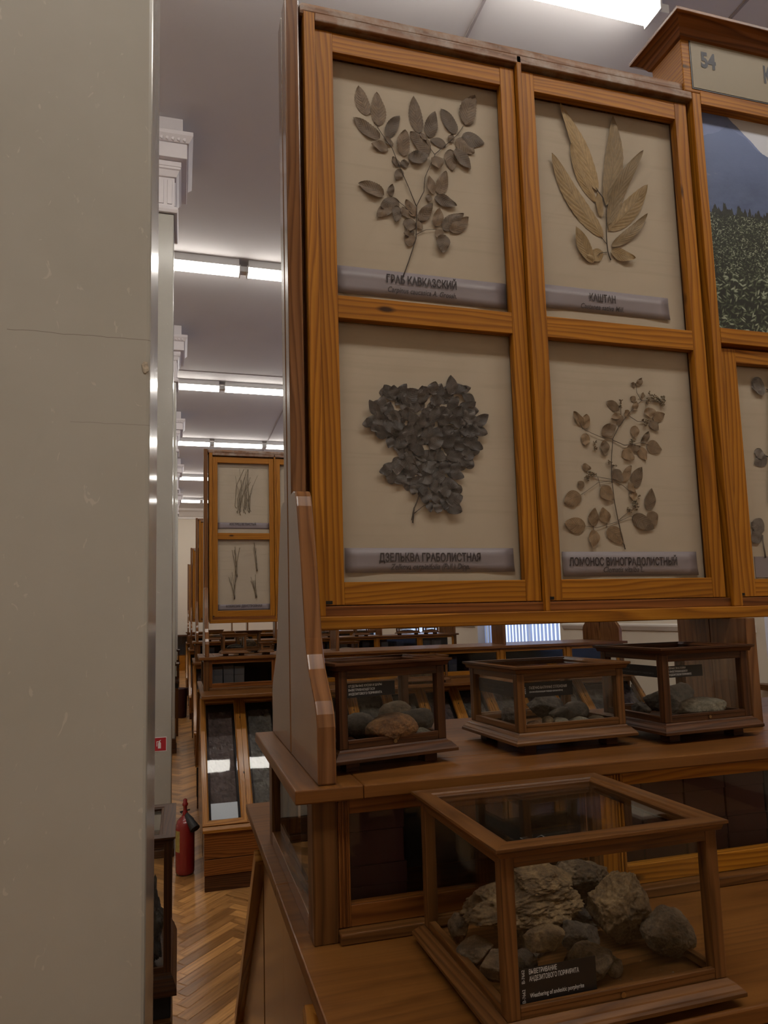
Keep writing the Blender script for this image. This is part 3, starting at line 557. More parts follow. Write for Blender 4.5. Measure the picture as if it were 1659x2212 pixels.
# ------------------------------------------------------------------ square pillars along the aisle
PX = -0.048
def make_pillar(mat):
    t = thing('square_pillar', '', 'pillar')
    w, dp = 0.52, 0.37                     # origin: right front corner on the floor
    MB().box(-w, 0, 0, dp, 0.16, 4.35, 2).build('shaft', mat, t, 0.006)
    MB().box(-w - 0.02, 0.012, -0.02, dp + 0.02, 0.05, 0.16).box(-w - 0.03, 0.02, -0.03, dp + 0.03, 0, 0.05).build('plinth', M['walnut'], t, 0.006)
    c = MB()
    c.ring(-w, 0, 0, dp, [(0, 4.35), (0.022, 4.35), (0.03, 4.37), (0.022, 4.39), (0.012, 4.40), (0.0, 4.40)])
    c.box(-w - 0.004, 0.004, -0.004, dp + 0.004, 4.39, 4.62)
    k = 9
    for i in range(k):                     # flutes as raised fillets on the four faces
        x = -w + (i + 0.5) * w / k
        for yy in (-0.012, dp): c.box(x - 0.017, x + 0.017, yy, yy + 0.012, 4.42, 4.60)
    for i in range(6):
        y = (i + 0.5) * dp / 6
        for xx in (-w - 0.012, 0.0): c.box(xx, xx + 0.012, y - 0.017, y + 0.017, 4.42, 4.60)
    c.ring(-w, 0, 0, dp, [(0, 4.62), (0.016, 4.62), (0.035, 4.66), (0.045, 4.665), (0.045, 4.69), (0, 4.69)])
    c.box(-w - 0.002, 0.002, -0.002, dp + 0.002, 4.60, 4.70)
    c.build('capital', M['stucco'], t, 0.003)
    a = MB()
    a.box(-w - 0.09, 0.09, -0.09, dp + 0.09, 4.72, 4.83)
    a.ring(-w, 0, 0, dp, [(0.08, 4.83), (0.10, 4.83), (0.13, 4.87), (0.13, 4.90), (0.0, 4.90), (0, 4.83)])
    for i in range(18):                    # leaf ornament
        x = -w - 0.09 + (i + 0.5) * (w + 0.18) / 18
        a.prism([(x - 0.013, 4.84), (x + 0.006, 4.83), (x + 0.015, 4.87), (x + 0.003, 4.885)], -0.118, -0.09, axis=1, g=2)
    a.box(-w - 0.06, 0.06, -0.06, dp + 0.06, 4.88, CEIL)
    a.box(-w - 0.05, 0.05, -0.05, dp + 0.05, 4.68, 4.72)
    a.build('abacus', M['stucco'], t, 0.004)
    return t
PIL = ['beige gloss-painted square pillar filling the left edge, scuffed and cracked', 'second pillar of the row, carrying the red extinguisher sign', 'third beige pillar beyond the one with the red sign',
       'fourth beige pillar along the aisle', 'fifth beige pillar along the aisle', 'last beige pillar, nearest the end wall']
p_mark = make_pillar(M['pillar_marked']); p_plain = make_pillar(M['pillar'])
for i, y in enumerate((1.135, 4.72, 8.25, 11.78, 15.3, 18.83)):
    o = p_mark if i == 0 else (p_plain if i == 1 else dup(p_plain))
    o.location = (PX, y, 0); tag(o, PIL[i], 'pillar', 'pillars along the aisle')
# chipped plaster on the near pillar's edge
rk = MB()
for i in range(14):
    a = i / 14 * 2 * math.pi; 
cpts = [(-0.0075 + 0.0068 * math.cos(a) * rnd.uniform(.6, 1.1), 0.012 * math.sin(a) * rnd.uniform(.7, 1.1)) for a in [k * math.pi / 6 for k in range(12)]]
rk.prism([(x, z + 1.905) for x, z in cpts], -0.0012, 0.0005, axis=1, g=2)
rk.build('chip', plain('chipped_plaster', (0.42, 0.36, 0.28), 0.9, var=0.6, scale=160), p_mark)

# red extinguisher sign on the second pillar
sg = thing('extinguisher_sign', 'small red fire extinguisher sign with white border on the second pillar', 'sign', (PX - 0.075, 4.7195, 0.70))
MB().box(-0.045, 0.045, -0.002, 0.0, -0.045, 0.045).build('plate', M['white_plastic'], sg)
MB().box(-0.041, 0.041, -0.0028, -0.002, -0.041, 0.041).build('red_field', M['sign_red'], sg)
ic = MB(); ic.prism([(-0.009, -0.026), (0.009, -0.026), (0.009, 0.006), (0.006, 0.013), (0.003, 0.015), (0.003, 0.02), (0.009, 0.024), (0.008, 0.028), (-0.003, 0.022), (-0.003, 0.015), (-0.006, 0.013), (-0.009, 0.006)], -0.0034, -0.0028, axis=1, g=2)
ic.box(-0.018, -0.014, -0.0034, -0.0028, -0.012, 0.016); ic.box(-0.018, -0.003, -0.0034, -0.0028, 0.016, 0.02)
ic.build('extinguisher_pictogram', M['white_plastic'], sg)

# ------------------------------------------------------------------ display cabinets
CO = Vector((1.785, 1.25, 0))
def cab_half(root):
    """one long face of the double-sided cabinet (the one towards the camera)"""
    P = []
    def B(): return MB(CO)
    def add(o): P.append(o); return o
    Xm = lambda x: 2 * CO.x - x
    # side brackets with the curved foot
    prof = [(1.0, 1.247), (1.0, 1.30), (0.999, 1.330), (1.004, 1.348), (1.016, 1.366), (1.040, 1.388), (1.062, 1.410), (1.076, 1.432), (1.086, 1.458), (1.096, 1.50), (1.114, 1.575), (1.134, 1.640), (1.148, 1.682), (1.156, 1.700), (1.168, 1.711), (1.184, 1.715), (1.206, 1.715), (1.206, 2.705), (1.246, 2.705), (1.246, 1.247)]
    for x0, x1 in ((0.194, 0.222), (Xm(0.222), Xm(0.194))):
        add(B().prism(prof, x0, x1, axis=0, g=1).build('side_bracket', M['board'], root, 0.003))
    # face frame
    for x0, x1 in ((0.231, 0.253), (0.6915, 0.7025), (1.140, 1.163), (2.407, 2.430), (Xm(0.7025), Xm(0.6915)), (Xm(0.253), Xm(0.231))):
        add(B().box(x0, x1, 1.200, 1.243, 1.491, 2.676).build('post', M['pine'], root, 0.0015))
    for x0, x1 in ((0.2535, 1.1395), (2.4305, Xm(0.2535))):
        add(B().box(x0, x1, 1.200, 1.246, 2.659, 2.677).build('top_rail', M['sheen_pine'], root, 0.002))
        add(B().box(x0 - 0.03 if x0 < 1 else x0, x1 if x0 < 1 else x1 + 0.03, 1.207, 1.249, 2.677, 2.704).build('top_ledge', M['sheen_pine'], root, 0.008))
        add(B().box(x0, x1, 1.2085, 1.246, 1.491, 1.5095).build('bottom_rail', M['pine_red'], root, 0.001))
    add(B().box(1.1635, 2.4065, 1.2085, 1.246, 1.491, 1.5095).build('bottom_rail', M['pine_red'], root, 0.001))
    add(B().box(1.1635, 2.4065, 1.200, 1.246, 2.076, 2.111).build('middle_rail', M['pine'], root, 0.001))
    add(B().box(1.1635, 2.4065, 1.200, 1.246, 2.651, 2.690).build('upper_rail', M['pine'], root, 0.001))
    add(B().box(0.235, Xm(0.235), 1.188, 1.2495, 1.4665, 1.491).build('under_ledge', M['pine'], root, 0.002))
    add(B().box(0.225, Xm(0.225), 1.244, 1.2495, 1.491, 2.70, 2).build('back_panel', M['pine_red'], root))
    # doors
    def door(x0, x1, oa, ob, z0, z1, opens, mat):
        y0, y1 = 1.210, 1.228
        d = B(); d.box(x0, oa, y0, y1, z0, z1, 2); d.box(ob, x1, y0, y1, z0, z1, 2)
        zz = [z0] + [q for o in opens for q in o] + [z1]
        for k in range(0, len(zz), 2): d.box(oa, ob, y0 + 0.0006, y1 - 0.0005, zz[k], zz[k + 1], 0)
        dr = add(d.build('door', mat, root, 0.0009))
        for a, c in opens:
            B().box(oa - 0.004, ob + 0.004, 1.2225, 1.2245, a - 0.004, c + 0.004).build('glass_pane', M['glass_door'], dr)
        h = B()
        for zh in (z0 + 0.003, ): h.box(x0 + 0.001, x0 + 0.013, y0 - 0.002, y0 - 0.0, zh - 0.001, zh + 0.005)
        h.build('hinge', M['iron'], dr)
    two = [(1.553, 2.057), (2.102, 2.609)]
    for a in (0.0, 1.0):
        if a == 0: g = [(0.2540, 0.6890, 0.2900, 0.6560), (0.7030, 1.1290, 0.7360, 1.0970)]
        else: g = [(Xm(1.1290), Xm(0.7030), Xm(1.0970), Xm(0.7360)), (Xm(0.6890), Xm(0.2540), Xm(0.6560), Xm(0.2900))]
        for q in g: door(*q, 1.511, 2.651, two, M['pine'])
    cw = (2.4065 - 1.1635) / 3
    for k in range(3):
        x0 = 1.1640 + k * cw; x1 = x0 + cw - 0.001
        door(x0, x1, x0 + 0.045, x1 - 0.038, 1.511, 2.068, [(1.549, 2.037)], M['pine'])
    # shelf support panels
    for x0, x1 in ((1.116, 1.140), (Xm(1.140), Xm(1.116))):
        add(B().box(x0, x1, 1.150, 1.2498, 1.247, 1.4664, 2).build('support_panel', M['board'], root, 0.0015))
    # glazed gallery under the shelf: posts, rails, panes (front face)
    GF = 1.004
    for x0, x1 in ((0.185, 0.221), (Xm(0.221), Xm(0.185))):
        add(B().box(x0, x1, GF, GF + 0.04, 1.027, 1.2265, 2).build('corner_post', M['oak_case'], root, 0.0015))
    xs = [0.221, 0.671, 1.228, 1.785, 2.342, 2.899, Xm(0.221)]
    for k in range(6):
        a, c = xs[k], xs[k + 1]
        a2 = a + (0.0 if k == 0 else 0.015); c2 = c - (0.0 if k == 5 else 0.015)
        st = B(); yy = (GF + 0.008, GF + 0.026)
        st.box(a2, a2 + 0.021, *yy, 1.043, 1.221, 2); st.box(c2 - 0.021, c2, *yy, 1.043, 1.221, 2)
        for q in range(3): st.box(a2 + 0.003 + q * 0.006, a2 + 0.006 + q * 0.006, GF + 0.0055, GF + 0.009, 1.044, 1.22, 2)
        st.box(a2 + 0.021, c2 - 0.021, *yy, 1.043, 1.073, 0); st.box(a2 + 0.021, c2 - 0.021, *yy, 1.201, 1.221, 0)
        sd = add(st.build('sliding_sash', M['pine'] if k else M['pine_red'], root, 0.001))
        B().box(a2 + 0.018, c2 - 0.018, GF + 0.016, GF + 0.0185, 1.07, 1.204).build('glass_pane', M['glass'], sd)
    for k in range(1, 6):
        add(B().box(xs[k] - 0.0145, xs[k] + 0.0145, GF + 0.001, GF + 0.03, 1.043, 1.221, 2).build('mullion', M['pine'], root, 0.001))
    add(B().box(0.2215, Xm(0.2215), GF - 0.012, GF + 0.03, 1.0272, 1.0425, 0).build('slide_rail', M['oak_case'], root, 0.002))
    add(B().box(0.2215, Xm(0.2215), GF + 0.002, GF + 0.03, 1.2215, 1.2268, 0).build('slide_rail', M['pine_red'], root))
    # sloped vitrine frames over the soil beds
    pa, pb = Vector((0, 0.94, 0.992)), Vector((0, 0.35, 0.352))
    sl = (pb - pa); Ln = sl.length; sv = sl.normalized(); nv = Vector((0, sv.z, -sv.y)) * 1.0
    if nv.y > 0: nv = -nv
    n = 13; wd = (Xm(0.158) - 0.158) / n
    for k in range(n):
        x0 = 0.158 + k * wd + 0.0008; w = wd - 0.0016
        Mx = Matrix(((1, 0, 0, x0), (0, sv.y, nv.y, pa.y), (0, sv.z, nv.z, pa.z), (0, 0, 0, 1)))
        f = B(); f.M = Mx
        f.ring(0.036, w - 0.036, 0.040, Ln - 0.040, [(0, -0.008), (0.008, 0.0), (0.036, 0.0), (0.036, -0.028), (0, -0.028)])
        fr = add(f.build('vitrine_frame', M['lit_pine'], root, 0.0008))
        g = B(); g.M = Mx; g.box(0.030, w - 0.030, 0.034, Ln - 0.034, -0.016, -0.013); g.build('glass_pane', M['glass'], fr)
        c = B(); c.M = Mx
        for yy in (0.16, 0.55): c.box(w - 0.006, w - 0.001, yy, yy + 0.012, -0.0005, 0.002)
        c.build('latch', M['iron'], fr)
    bd = B(); bd.M = Matrix(((1, 0, 0, 0), (0, sv.y, nv.y, pa.y), (0, sv.z, nv.z, pa.z), (0, 0, 0, 1)))
    bd.box(0.190, Xm(0.190), 0.02, Ln - 0.02, -0.085, -0.075)
    add(bd.build('vitrine_bed', M['bed'], root))
    # base front: moulding, drawers, plinth
    add(B().prism([(0.338, 0.318), (0.338, 0.334), (0.352, 0.348), (0.372, 0.348), (0.372, 0.318)], 0.158, Xm(0.158), axis=0, g=2).build('base_moulding', M['lit_pine'], root, 0.002))
    nd = 4; dw = (Xm(0.166) - 0.166) / nd
    for k in range(nd):
        for z0, z1 in ((0.088, 0.172), (0.176, 0.314)):
            add(B().box(0.166 + k * dw + 0.001, 0.166 + (k + 1) * dw - 0.001, 0.356, 0.374, z0, z1, 0).build('drawer', M['pine_red'], root, 0.002))
    add(B().box(0.170, Xm(0.170), 0.366, 0.39, 0.0, 0.086, 0).build('plinth', M['walnut'], root, 0.002))
    add(B().box(0.170, Xm(0.170), 0.376, 0.39, 0.087, 0.318, 0).build('base_back', M['gap_shade'], root))
    # half of each end panel
    for x0, x1 in ((0.176, 0.196), (Xm(0.196), Xm(0.176))):
        add(B().prism([(1.2495, 0), (0.966, 0), (0.966, 1.0), (1.2495, 1.0)], x0, x1, axis=0, g=1).build('end_panel', M['board'], root))
        add(B().prism([(0.93, 0), (0.39, 0), (0.39, 0.34), (0.93, 0.92)], x0 + 0.002, x1 - 0.002, axis=0, g=1).build('end_panel', M['board'], root))
    # picture panel in the middle bay
    return P
def cab_common(root):
    B = lambda: MB(CO); Xm = lambda x: 2 * CO.x - x
    # shelf and counter boards
    s = B(); e = 0.011
    s.box(0.158, 0.158 + 0.10, 0.985, 1.515, 1.227, 1.247, 1)
    for k in range(4): s.box(0.2585, Xm(0.158), 0.985 + k * 0.1325, 0.985 + (k + 1) * 0.1325 - 0.0003, 1.227, 1.247, 0)
    s.build('shelf', M['counter'], root, 0.0022)
    c = B()
    for k in range(2): c.box(0.163, Xm(0.163), 0.70 + k * 0.55, 0.70 + (k + 1) * 0.55 - 0.0004, 1.0055, 1.027, 0)
    c.build('counter', M['counter'], root, 0.0025)
    ap = B(); ap.box(0.20, Xm(0.20), 0.985, 1.0, 0.93, 1.005, 0); ap.box(0.20, Xm(0.20), 1.5, 1.515, 0.93, 1.005, 0)
    ap.build('apron', M['gap_shade'], root)
    # ends of the glazed gallery
    for x0, x1, xo in ((0.185, 0.205, 0.185), (Xm(0.205), Xm(0.185), Xm(0.185))):
        f = B()
        f.box(x0, x1, 1.0445, 1.455, 1.027, 1.055, 1); f.box(x0, x1, 1.0445, 1.455, 1.208, 1.2265, 1)
        f.box(x0, x1, 1.235, 1.265, 1.055, 1.208, 2) if False else None
        fr = f.build('end_frame', M['board'], root, 0.0012)
        B().box((x0 + x1) / 2 - 0.001, (x0 + x1) / 2 + 0.0015, 1.0445, 1.455, 1.05, 1.212).build('glass_pane', M['glass'], fr)
    B().box(0.21, Xm(0.21), 1.2475, 1.2525, 1.028, 1.226, 0).build('partition', M['gap_shade'], root)
    # sign box and crown over the middle bay
    B().box(1.1205, Xm(1.1205), 1.2005, 1.2995, 2.677, 2.812, 0).build('sign_box', M['pine'], root, 0.002)
    cr = B(); cr.ring(1.1205, Xm(1.1205), 1.2005, 1.2995, [(0.0, 2.806), (0.006, 2.810), (0.014, 2.824), (0.026, 2.837), (0.036, 2.842), (0.036, 2.851), (-0.03, 2.851), (-0.03, 2.806)])
    cr.box(1.1205, Xm(1.1205), 1.2005, 1.2995, 2.840, 2.849)
    cr.build('crown', M['pine_red'], root, 0.0015)
def make_cabinet():
    root = thing('display_cabinet', '', 'display cabinet', tuple(CO))
    for p in cab_half(root):
        q = dup(p, root); q.rotation_euler = (0, 0, math.pi)
    cab_common(root)
    return root
CABY = [1.25, 4.92, 8.32, 11.78, 15.2]
CABX = [0.0, -0.032, -0.012, -0.02, -0.03]
CLAB = ['nearest double-sided museum cabinet with large dried-plant doors and number 54 sign', 'second double-sided museum cabinet behind the nearest one, grass specimens in its doors', 'third museum cabinet down the hall, seen edge-on behind the second', 'fourth museum cabinet down the hall, a thin strip beside the third', 'last museum cabinet of the row, nearest the end wall']
cabs = [make_cabinet()]
for i in range(1, 5): cabs.append(dup(cabs[0]))
for i, o in enumerate(cabs):
    o.location = (CO.x + CABX[i], CABY[i], 0); tag(o, CLAB[i], 'display cabinet', 'row of museum cabinets')
# number board of the nearest cabinet
nb = MB(CO).box(1.145, 2.425, 1.1985, 1.2004, 2.6885, 2.807).build('number_board', M['sign'], cabs[0])
MB(CO).box(1.142, 2.428, 1.1992, 1.2003, 2.6855, 2.8095).build('board_edge', M['black'], nb)
t5 = text_mesh('54', 1.171, 1.213, 2.7455, 0.037, 0.042, 0, plain('blue_black_numerals', (0.028, 0.030, 0.045), 0.5))
o = link('lettering', t5, nb); o.location = (-CO.x, 1.1979 - CO.y, 0)
o = link('lettering', text_mesh('К', 1.352, 1.374, 2.7405, 0.040, 0.042, 0, bpy.data.materials['blue_black_numerals']), nb); o.location = (-CO.x, 1.1979 - CO.y, 0)
# ------------------------------------------------------------------ herbarium sheets behind the door glass
SY = 1.2362
def leaf_mesh(bx, bz, tx, tz, w, seed, serr=0.05, tipk=1.6, lift=0.004, org=(0, 0)):
    """one pressed leaf, slightly cupped and lifted off the paper"""
    r = random.Random(seed); nu, nv = 22, 6
    L = math.hypot(tx - bx, tz - bz); dx, dz = (tx - bx) / L, (tz - bz) / L
    px, pz = -dz, dx
    cup = r.uniform(-0.9, 0.9) * 0.16; tilt = r.uniform(-0.5, 0.5) * 0.22; curl = r.uniform(0.1, 1.0); wav = r.uniform(0, 6)
    bend = r.uniform(-0.07, 0.07)
    vs, uvs, fs = [], [], []
    for i in range(nu + 1):
        u = i / nu
        hw = (math.sin(math.pi * min(1, u ** 0.86)) ** 0.62) * (1 - 0.22 * u ** tipk) * 0.5 * w * 1.06
        for j in range(nv + 1):
            v = j / nv * 2 - 1
            e = 1 - (serr * (0.5 + (i % 2)) if abs(v) == 1 else 0)
            s = v * hw * e
            b = bend * L * math.sin(math.pi * u)
            x = bx + dx * u * L + px * (s + b) - org[0]; z = bz + dz * u * L + pz * (s + b) - org[1]
            h = lift * (0.25 + curl * u) + abs(s) * cup * 1.5 + s * tilt + 0.0011 * math.sin(wav + u * 9 + v * 2) * (abs(v) * 1.0 + 0.2)
            h = max(0.0006, min(h, 0.0095))
            vs.append((x, -h, z)); uvs.append((u, j / nv))
    n = nv + 1
    for i in range(nu):
        for j in range(nv): fs.append((i * n + j, i * n + j + 1, (i + 1) * n + j + 1, (i + 1) * n + j))
    me = bpy.data.meshes.new('leaf'); me.from_pydata(vs, [], fs)
    ul = me.uv_layers.new(name='UVMap')
    for li, l in enumerate(me.loops): ul.data[li].uv = uvs[l.vertex_index]
    me.polygons.foreach_set('use_smooth', [True] * len(me.polygons)); me.update()
    return me
def make_sheet(label, x0, x1, z0, z1, strip, strip_x, title, latin, leaves, stems, lmat, serr, lift=0.004, flowers=(), group='pressed plants behind the cabinet doors', y=SY, ox=0.0, stuff=()):
    cx = (x0 + x1) / 2; org = (cx, z0)
    t = thing('herbarium_sheet', label, 'pressed plant sheet', (cx + ox, y, z0), 0, group)
    MB((cx, 0, z0)).box(x0, x1, -0.0004, 0.0012, z0, z1).build('paper', M['paper'], t)
    for rad, pts in stems:
        rad *= 1.45
        path = [(x - cx, -rad - 0.0014 - 0.002 * math.sin(math.pi * i / max(1, len(pts) - 1)), z - z0) for i, (x, z) in enumerate(pts)]
        sm = []
        for i in range(len(path) - 1):
            a, c = Vector(path[i]), Vector(path[i + 1])
            sm += [a, a.lerp(c, 0.5) + Vector((rnd.uniform(-1, 1), 0, rnd.uniform(-1, 1))) * rad * 0.6]
        sm.append(Vector(path[-1])); k = len(sm)
        MB().tube(sm, [rad * (1 - 0.45 * i / k) for i in range(k)], 6).build('twig', M['twig'] if lmat != 'leaf_grey' else M['leaf_grey'], t, 0, True)
    for i, (bx, bz, tx, tz, w) in enumerate(leaves):
        me = leaf_mesh(bx, bz, tx, tz, w, hash_seed(title, i), serr, 1.6, lift, org)
        me.materials.append(M[lmat]); o = link('leaf', me, t)
        o.location = (0, -0.0008 - 0.00004 * i, 0)
    for i, (fx, fz, w) in enumerate(flowers):
        b = MB(); r = random.Random(i)
        for q in range(10):
            a = r.uniform(0, 6.28); d = w * 0.5 * math.sqrt(r.random())
            c = Vector((fx - cx + math.cos(a) * d, -0.003 - r.random() * 0.004, fz - z0 + math.sin(a) * d)); s = w * r.uniform(0.10, 0.17)
            b.tube([c + Vector((0, s, 0)), c + Vector((0, s * .6, 0)), c, c + Vector((0, -s * .6, 0)), c + Vector((0, -s, 0))], [s * .2, s * .85, s, s * .85, s * .2], 6)
            b.tube([(fx - cx, -0.002, fz - z0), c], 0.0004, 4, False)
        b.build('flower_head', M['flower'], t, 0, True)
    if stuff:
        vs, fs, uvs = [], [], []
        for i, (bx, bz, tx, tz, w) in enumerate(stuff):
            me = leaf_mesh(bx, bz, tx, tz, w, 9000 + i, serr, 1.6, lift * 0.3, org); k = len(vs)
            vs += [tuple(v.co) for v in me.vertices]; fs += [tuple(q + k for q in p.vertices) for p in me.polygons]
            uvs += [tuple(d.uv) for d in me.uv_layers[0].data]; bpy.data.meshes.remove(me)
        me = bpy.data.meshes.new('leaf_cluster'); me.from_pydata(vs, [], fs); ul = me.uv_layers.new(name='UVMap')
        for li, q in enumerate(uvs): ul.data[li].uv = q
        me.polygons.foreach_set('use_smooth', [True] * len(me.polygons)); me.materials.append(M[lmat])
        link('leaf_cluster', me, t)['kind'] = 'stuff'
    if strip:
        sz0, sz1 = strip; sx0, sx1 = strip_x
        s = MB((cx, 0, z0)); n = 14; w = (sx1 - sx0)
        s.M = None
        pts, fc, uv = [], [], []
        rr = random.Random(len(title))
        ph = rr.uniform(0, 6)
        for j, zz in enumerate((sz0, sz0 + (sz1 - sz0) * .3, sz0 + (sz1 - sz0) * .65, sz1)):
            for i in range(n + 1):
                hgt = 0.0014 + (0.0032 * max(0, math.sin(i / n * 5.5 + ph)) if j == 0 else 0.0008 * (j == 1))
                pts.append((sx0 + w * i / n, -hgt, zz))
        for j in range(3):
            for i in range(n):
                k = j * (n + 1) + i; fc.append((k, k + 1, k + n + 2, k + n + 1)); uv.append([(0, 0)] * 4)
        s._add(pts, fc, uv)
        st = s.build('caption_strip', M['strip'], t, 0, True)
        sol = st.modifiers.new('solid', 'SOLIDIFY'); sol.thickness = 0.0004; sol.offset = 1
        for body, a, c, zb, cap, bold, shear in ([title] if isinstance(title[0], str) else title) + ([latin] if latin else []):
            me = text_mesh(body, a - cx, c - cx, zb - z0, cap, bold, shear)
            o = link('lettering', me, st); o.location = (0, -0.0042 if lift else -0.003, 0)
            o.location = (0, -0.0036, 0)
    return t
def hash_seed(title, i):
    s = title[0] if isinstance(title[0], str) else title[0][0]
    return sum(ord(c) * (k + 3) for k, c in enumerate(s)) * 131 + i * 7
A1, B1, C1, D1 = 0.2865, 0.6595, 0.7325, 1.1005
make_sheet('pressed branch of toothed brown oval leaves, upper left door, nearest cabinet', A1, B1, 2.0985, 2.6125, (2.119, 2.1755), (0.288, 0.658), ('ГРАБ КАВКАЗСКИЙ', 0.396, 0.546, 2.150, 0.0165, 0.024, 0), ('Carpinus caucasica A. Grossh.', 0.398, 0.545, 2.1305, 0.0115, 0.010, 0.32), LEAVES_HORNBEAM, STEMS_HORNBEAM, 'leaf_brown', 0.09)
make_sheet('pressed long tan chestnut leaves fanning up, upper right door, nearest cabinet', C1, D1, 2.0985, 2.6125, (2.1325, 2.185), (0.734, 1.060), ('КАШТАН', 0.857, 0.922, 2.158, 0.0165, 0.024, 0), ('Castanea sativa Mill.', 0.834, 0.941, 2.1395, 0.0115, 0.010, 0.32), LEAVES_CHESTNUT, STEMS_CHESTNUT, 'leaf_tan', 0.05, 0.0075)
make_sheet('pressed heart-shaped cluster of dark grey leaves, lower left door, nearest cabinet', A1, B1, 1.5495, 2.0605, (1.571, 1.618), (0.298, 0.6455), ('ДЗЕЛЬКВА ГРАБОЛИСТНАЯ', 0.364, 0.573, 1.592, 0.0155, 0.024, 0), ('Zelkova carpinifolia (Pall.) Dipp.', 0.386, 0.549, 1.5765, 0.0112, 0.010, 0.32), LEAVES_ZELKOVA, STEMS_ZELKOVA, 'leaf_dark', 0.10, 0.0065, stuff=UNDER_ZELKOVA)
make_sheet('pressed climbing stem with small rusty heart-shaped leaves, lower right door, nearest cabinet', C1, D1, 1.5495, 2.0605, (1.560, 1.611), (0.755, 1.083), ('ЛОМОНОС ВИНОГРАДОЛИСТНЫЙ', 0.770, 1.031, 1.582, 0.0160, 0.024, 0), ('Clematis vitalba L.', 0.849, 0.947, 1.568, 0.0112, 0.010, 0.32), LEAVES_CLEMATIS, STEMS_CLEMATIS, 'leaf_rust', 0.0, 0.0035, FLOWERS_CLEMATIS)
make_sheet('pressed greyish plant with a thick stem, below the mountain photograph', 1.205, 1.545, 1.5455, 2.0405, (1.553, 1.600), (1.237, 1.535), ('', 0, 0, 0, 0, 0, 0) if False else None or (' ', 0, 0, 0, 0, 0, 0), None, LEAVES_FIFTH, STEMS_FIFTH, 'leaf_grey', 0.0) if False else None
def plain_sheet(label, x0, x1, z0, z1, strip, sx, title, leaves, stems, lmat, **k):
    return make_sheet(label, x0, x1, z0, z1, strip, sx, title, None, leaves, stems, lmat, 0.0, **k)
fs = make_sheet('pressed greyish plant with a thick stem, below the mountain photograph', 1.205, 1.545, 1.5455, 2.0405, None, None, ('fifth',), None, LEAVES_FIFTH, STEMS_FIFTH, 'leaf_grey', 0.0)
MB((1.375, 0, 1.5455)).box(1.237, 1.535, -0.0016, -0.0006, 1.553, 1.600).build('caption_strip', M['strip'], fs)
# stain on the clematis paper
# grass sheets of the second cabinet
def strands(x0, x1, z0, z1, n, seed):
    r = random.Random(seed); out = []
    cx = (x0 + x1) / 2
    for i in range(n):
        bx = cx + r.uniform(-0.06, 0.05); bz = z0 + r.uniform(0.13, 0.17)
        tx = bx + r.uniform(-0.085, 0.085) ; h = r.uniform(0.12, 0.31)
        mid = (bx + (tx - bx) * 0.2 + r.uniform(-.01, .01), bz + h * .5)
        out.append((r.uniform(0.0007, 0.0016), [(bx + r.uniform(-.012, .012), bz - r.uniform(0.01, 0.03)), (bx, bz), mid, (tx, min(bz + h, z1 - 0.03))]))
    return out
def tufts(x0, x1, z0, z1, seed):
    r = random.Random(seed); out = []
    for (u, v, h) in ((0.36, 0.46, 0.20), (0.74, 0.55, 0.19), (0.31, 0.08, 0.19), (0.72, 0.10, 0.16)):
        bx, bz = x0 + u * (x1 - x0), z0 + v * (z1 - z0)
        for i in range(6):
            tx = bx + r.uniform(-0.035, 0.03); tz = bz + h * r.uniform(0.6, 1.0)
            out.append((r.uniform(0.0008, 0.0020), [(bx + r.uniform(-.004, .004), bz), (bx + (tx - bx) * .3 + r.uniform(-.006, .006), bz + (tz - bz) * .45), (tx, tz)]))
        out.append((0.004, [(bx + 0.004, bz - 0.02), (bx, bz + 0.02), (bx - 0.002, bz + 0.045)]))
    return out
dY2 = CABY[1] - CABY[0]; ox = CABX[1]
M_tw, M['twig'] = M['twig'], M['strand']
kw = dict(group='grass sheets of the second cabinet', y=SY + dY2, ox=ox)
make_sheet('pressed tuft of long thin grass blades, upper left door of the second cabinet', A1, B1, 2.0985, 2.6125, (2.135, 2.18), (0.290, 0.655), ('КОСТРЕЦ ВЕТВИСТЫЙ', 0.375, 0.562, 2.160, 0.0165, 0.016, 0), None, [], strands(A1, B1, 2.13, 2.60, 26, 3), 'strand', 0, **kw)
make_sheet('four small pressed sedge plants in rows, lower left door of the second cabinet', A1, B1, 1.5495, 2.0605, (1.556, 1.597), (0.290, 0.655), ('КОБРЕЗИЯ ДВУСТРОЙНАЯ', 0.348, 0.60, 1.575, 0.0165, 0.016, 0), None, [], tufts(A1, B1, 1.62, 2.04, 4), 'strand', 0, **kw)
make_sheet('pressed wispy grass sheet, upper second door of the second cabinet, mostly hidden', C1, D1, 2.0985, 2.6125, (2.135, 2.18), (0.735, 1.09), ('КОСТРЕЦ', 0.82, 0.93, 2.160, 0.0165, 0.016, 0), None, [], strands(C1, D1, 2.13, 2.60, 18, 8), 'strand', 0, **kw)
make_sheet('pressed sedge sheet, lower second door of the second cabinet, mostly hidden', C1, D1, 1.5495, 2.0605, (1.556, 1.597), (0.735, 1.09), ('КОБРЕЗИЯ', 0.82, 0.96, 1.575, 0.0165, 0.016, 0), None, [], tufts(C1, D1, 1.62, 2.04, 14), 'strand', 0, **kw)
M['twig'] = M_tw
for i in (2, 3):
    make_sheet('pressed plant sheet in the upper left door of the %s cabinet' % ['third', 'fourth'][i - 2], A1, B1, 2.0985, 2.6125, (2.135, 2.18), (0.290, 0.655), ('ТРАВА', 0.40, 0.53, 2.160, 0.0165, 0.016, 0), None, [], strands(A1, B1, 2.13, 2.60, 14, 20 + i), 'strand', 0, group='sheets of the far cabinets', y=SY + CABY[i] - 1.25, ox=CABX[i]) if False else None

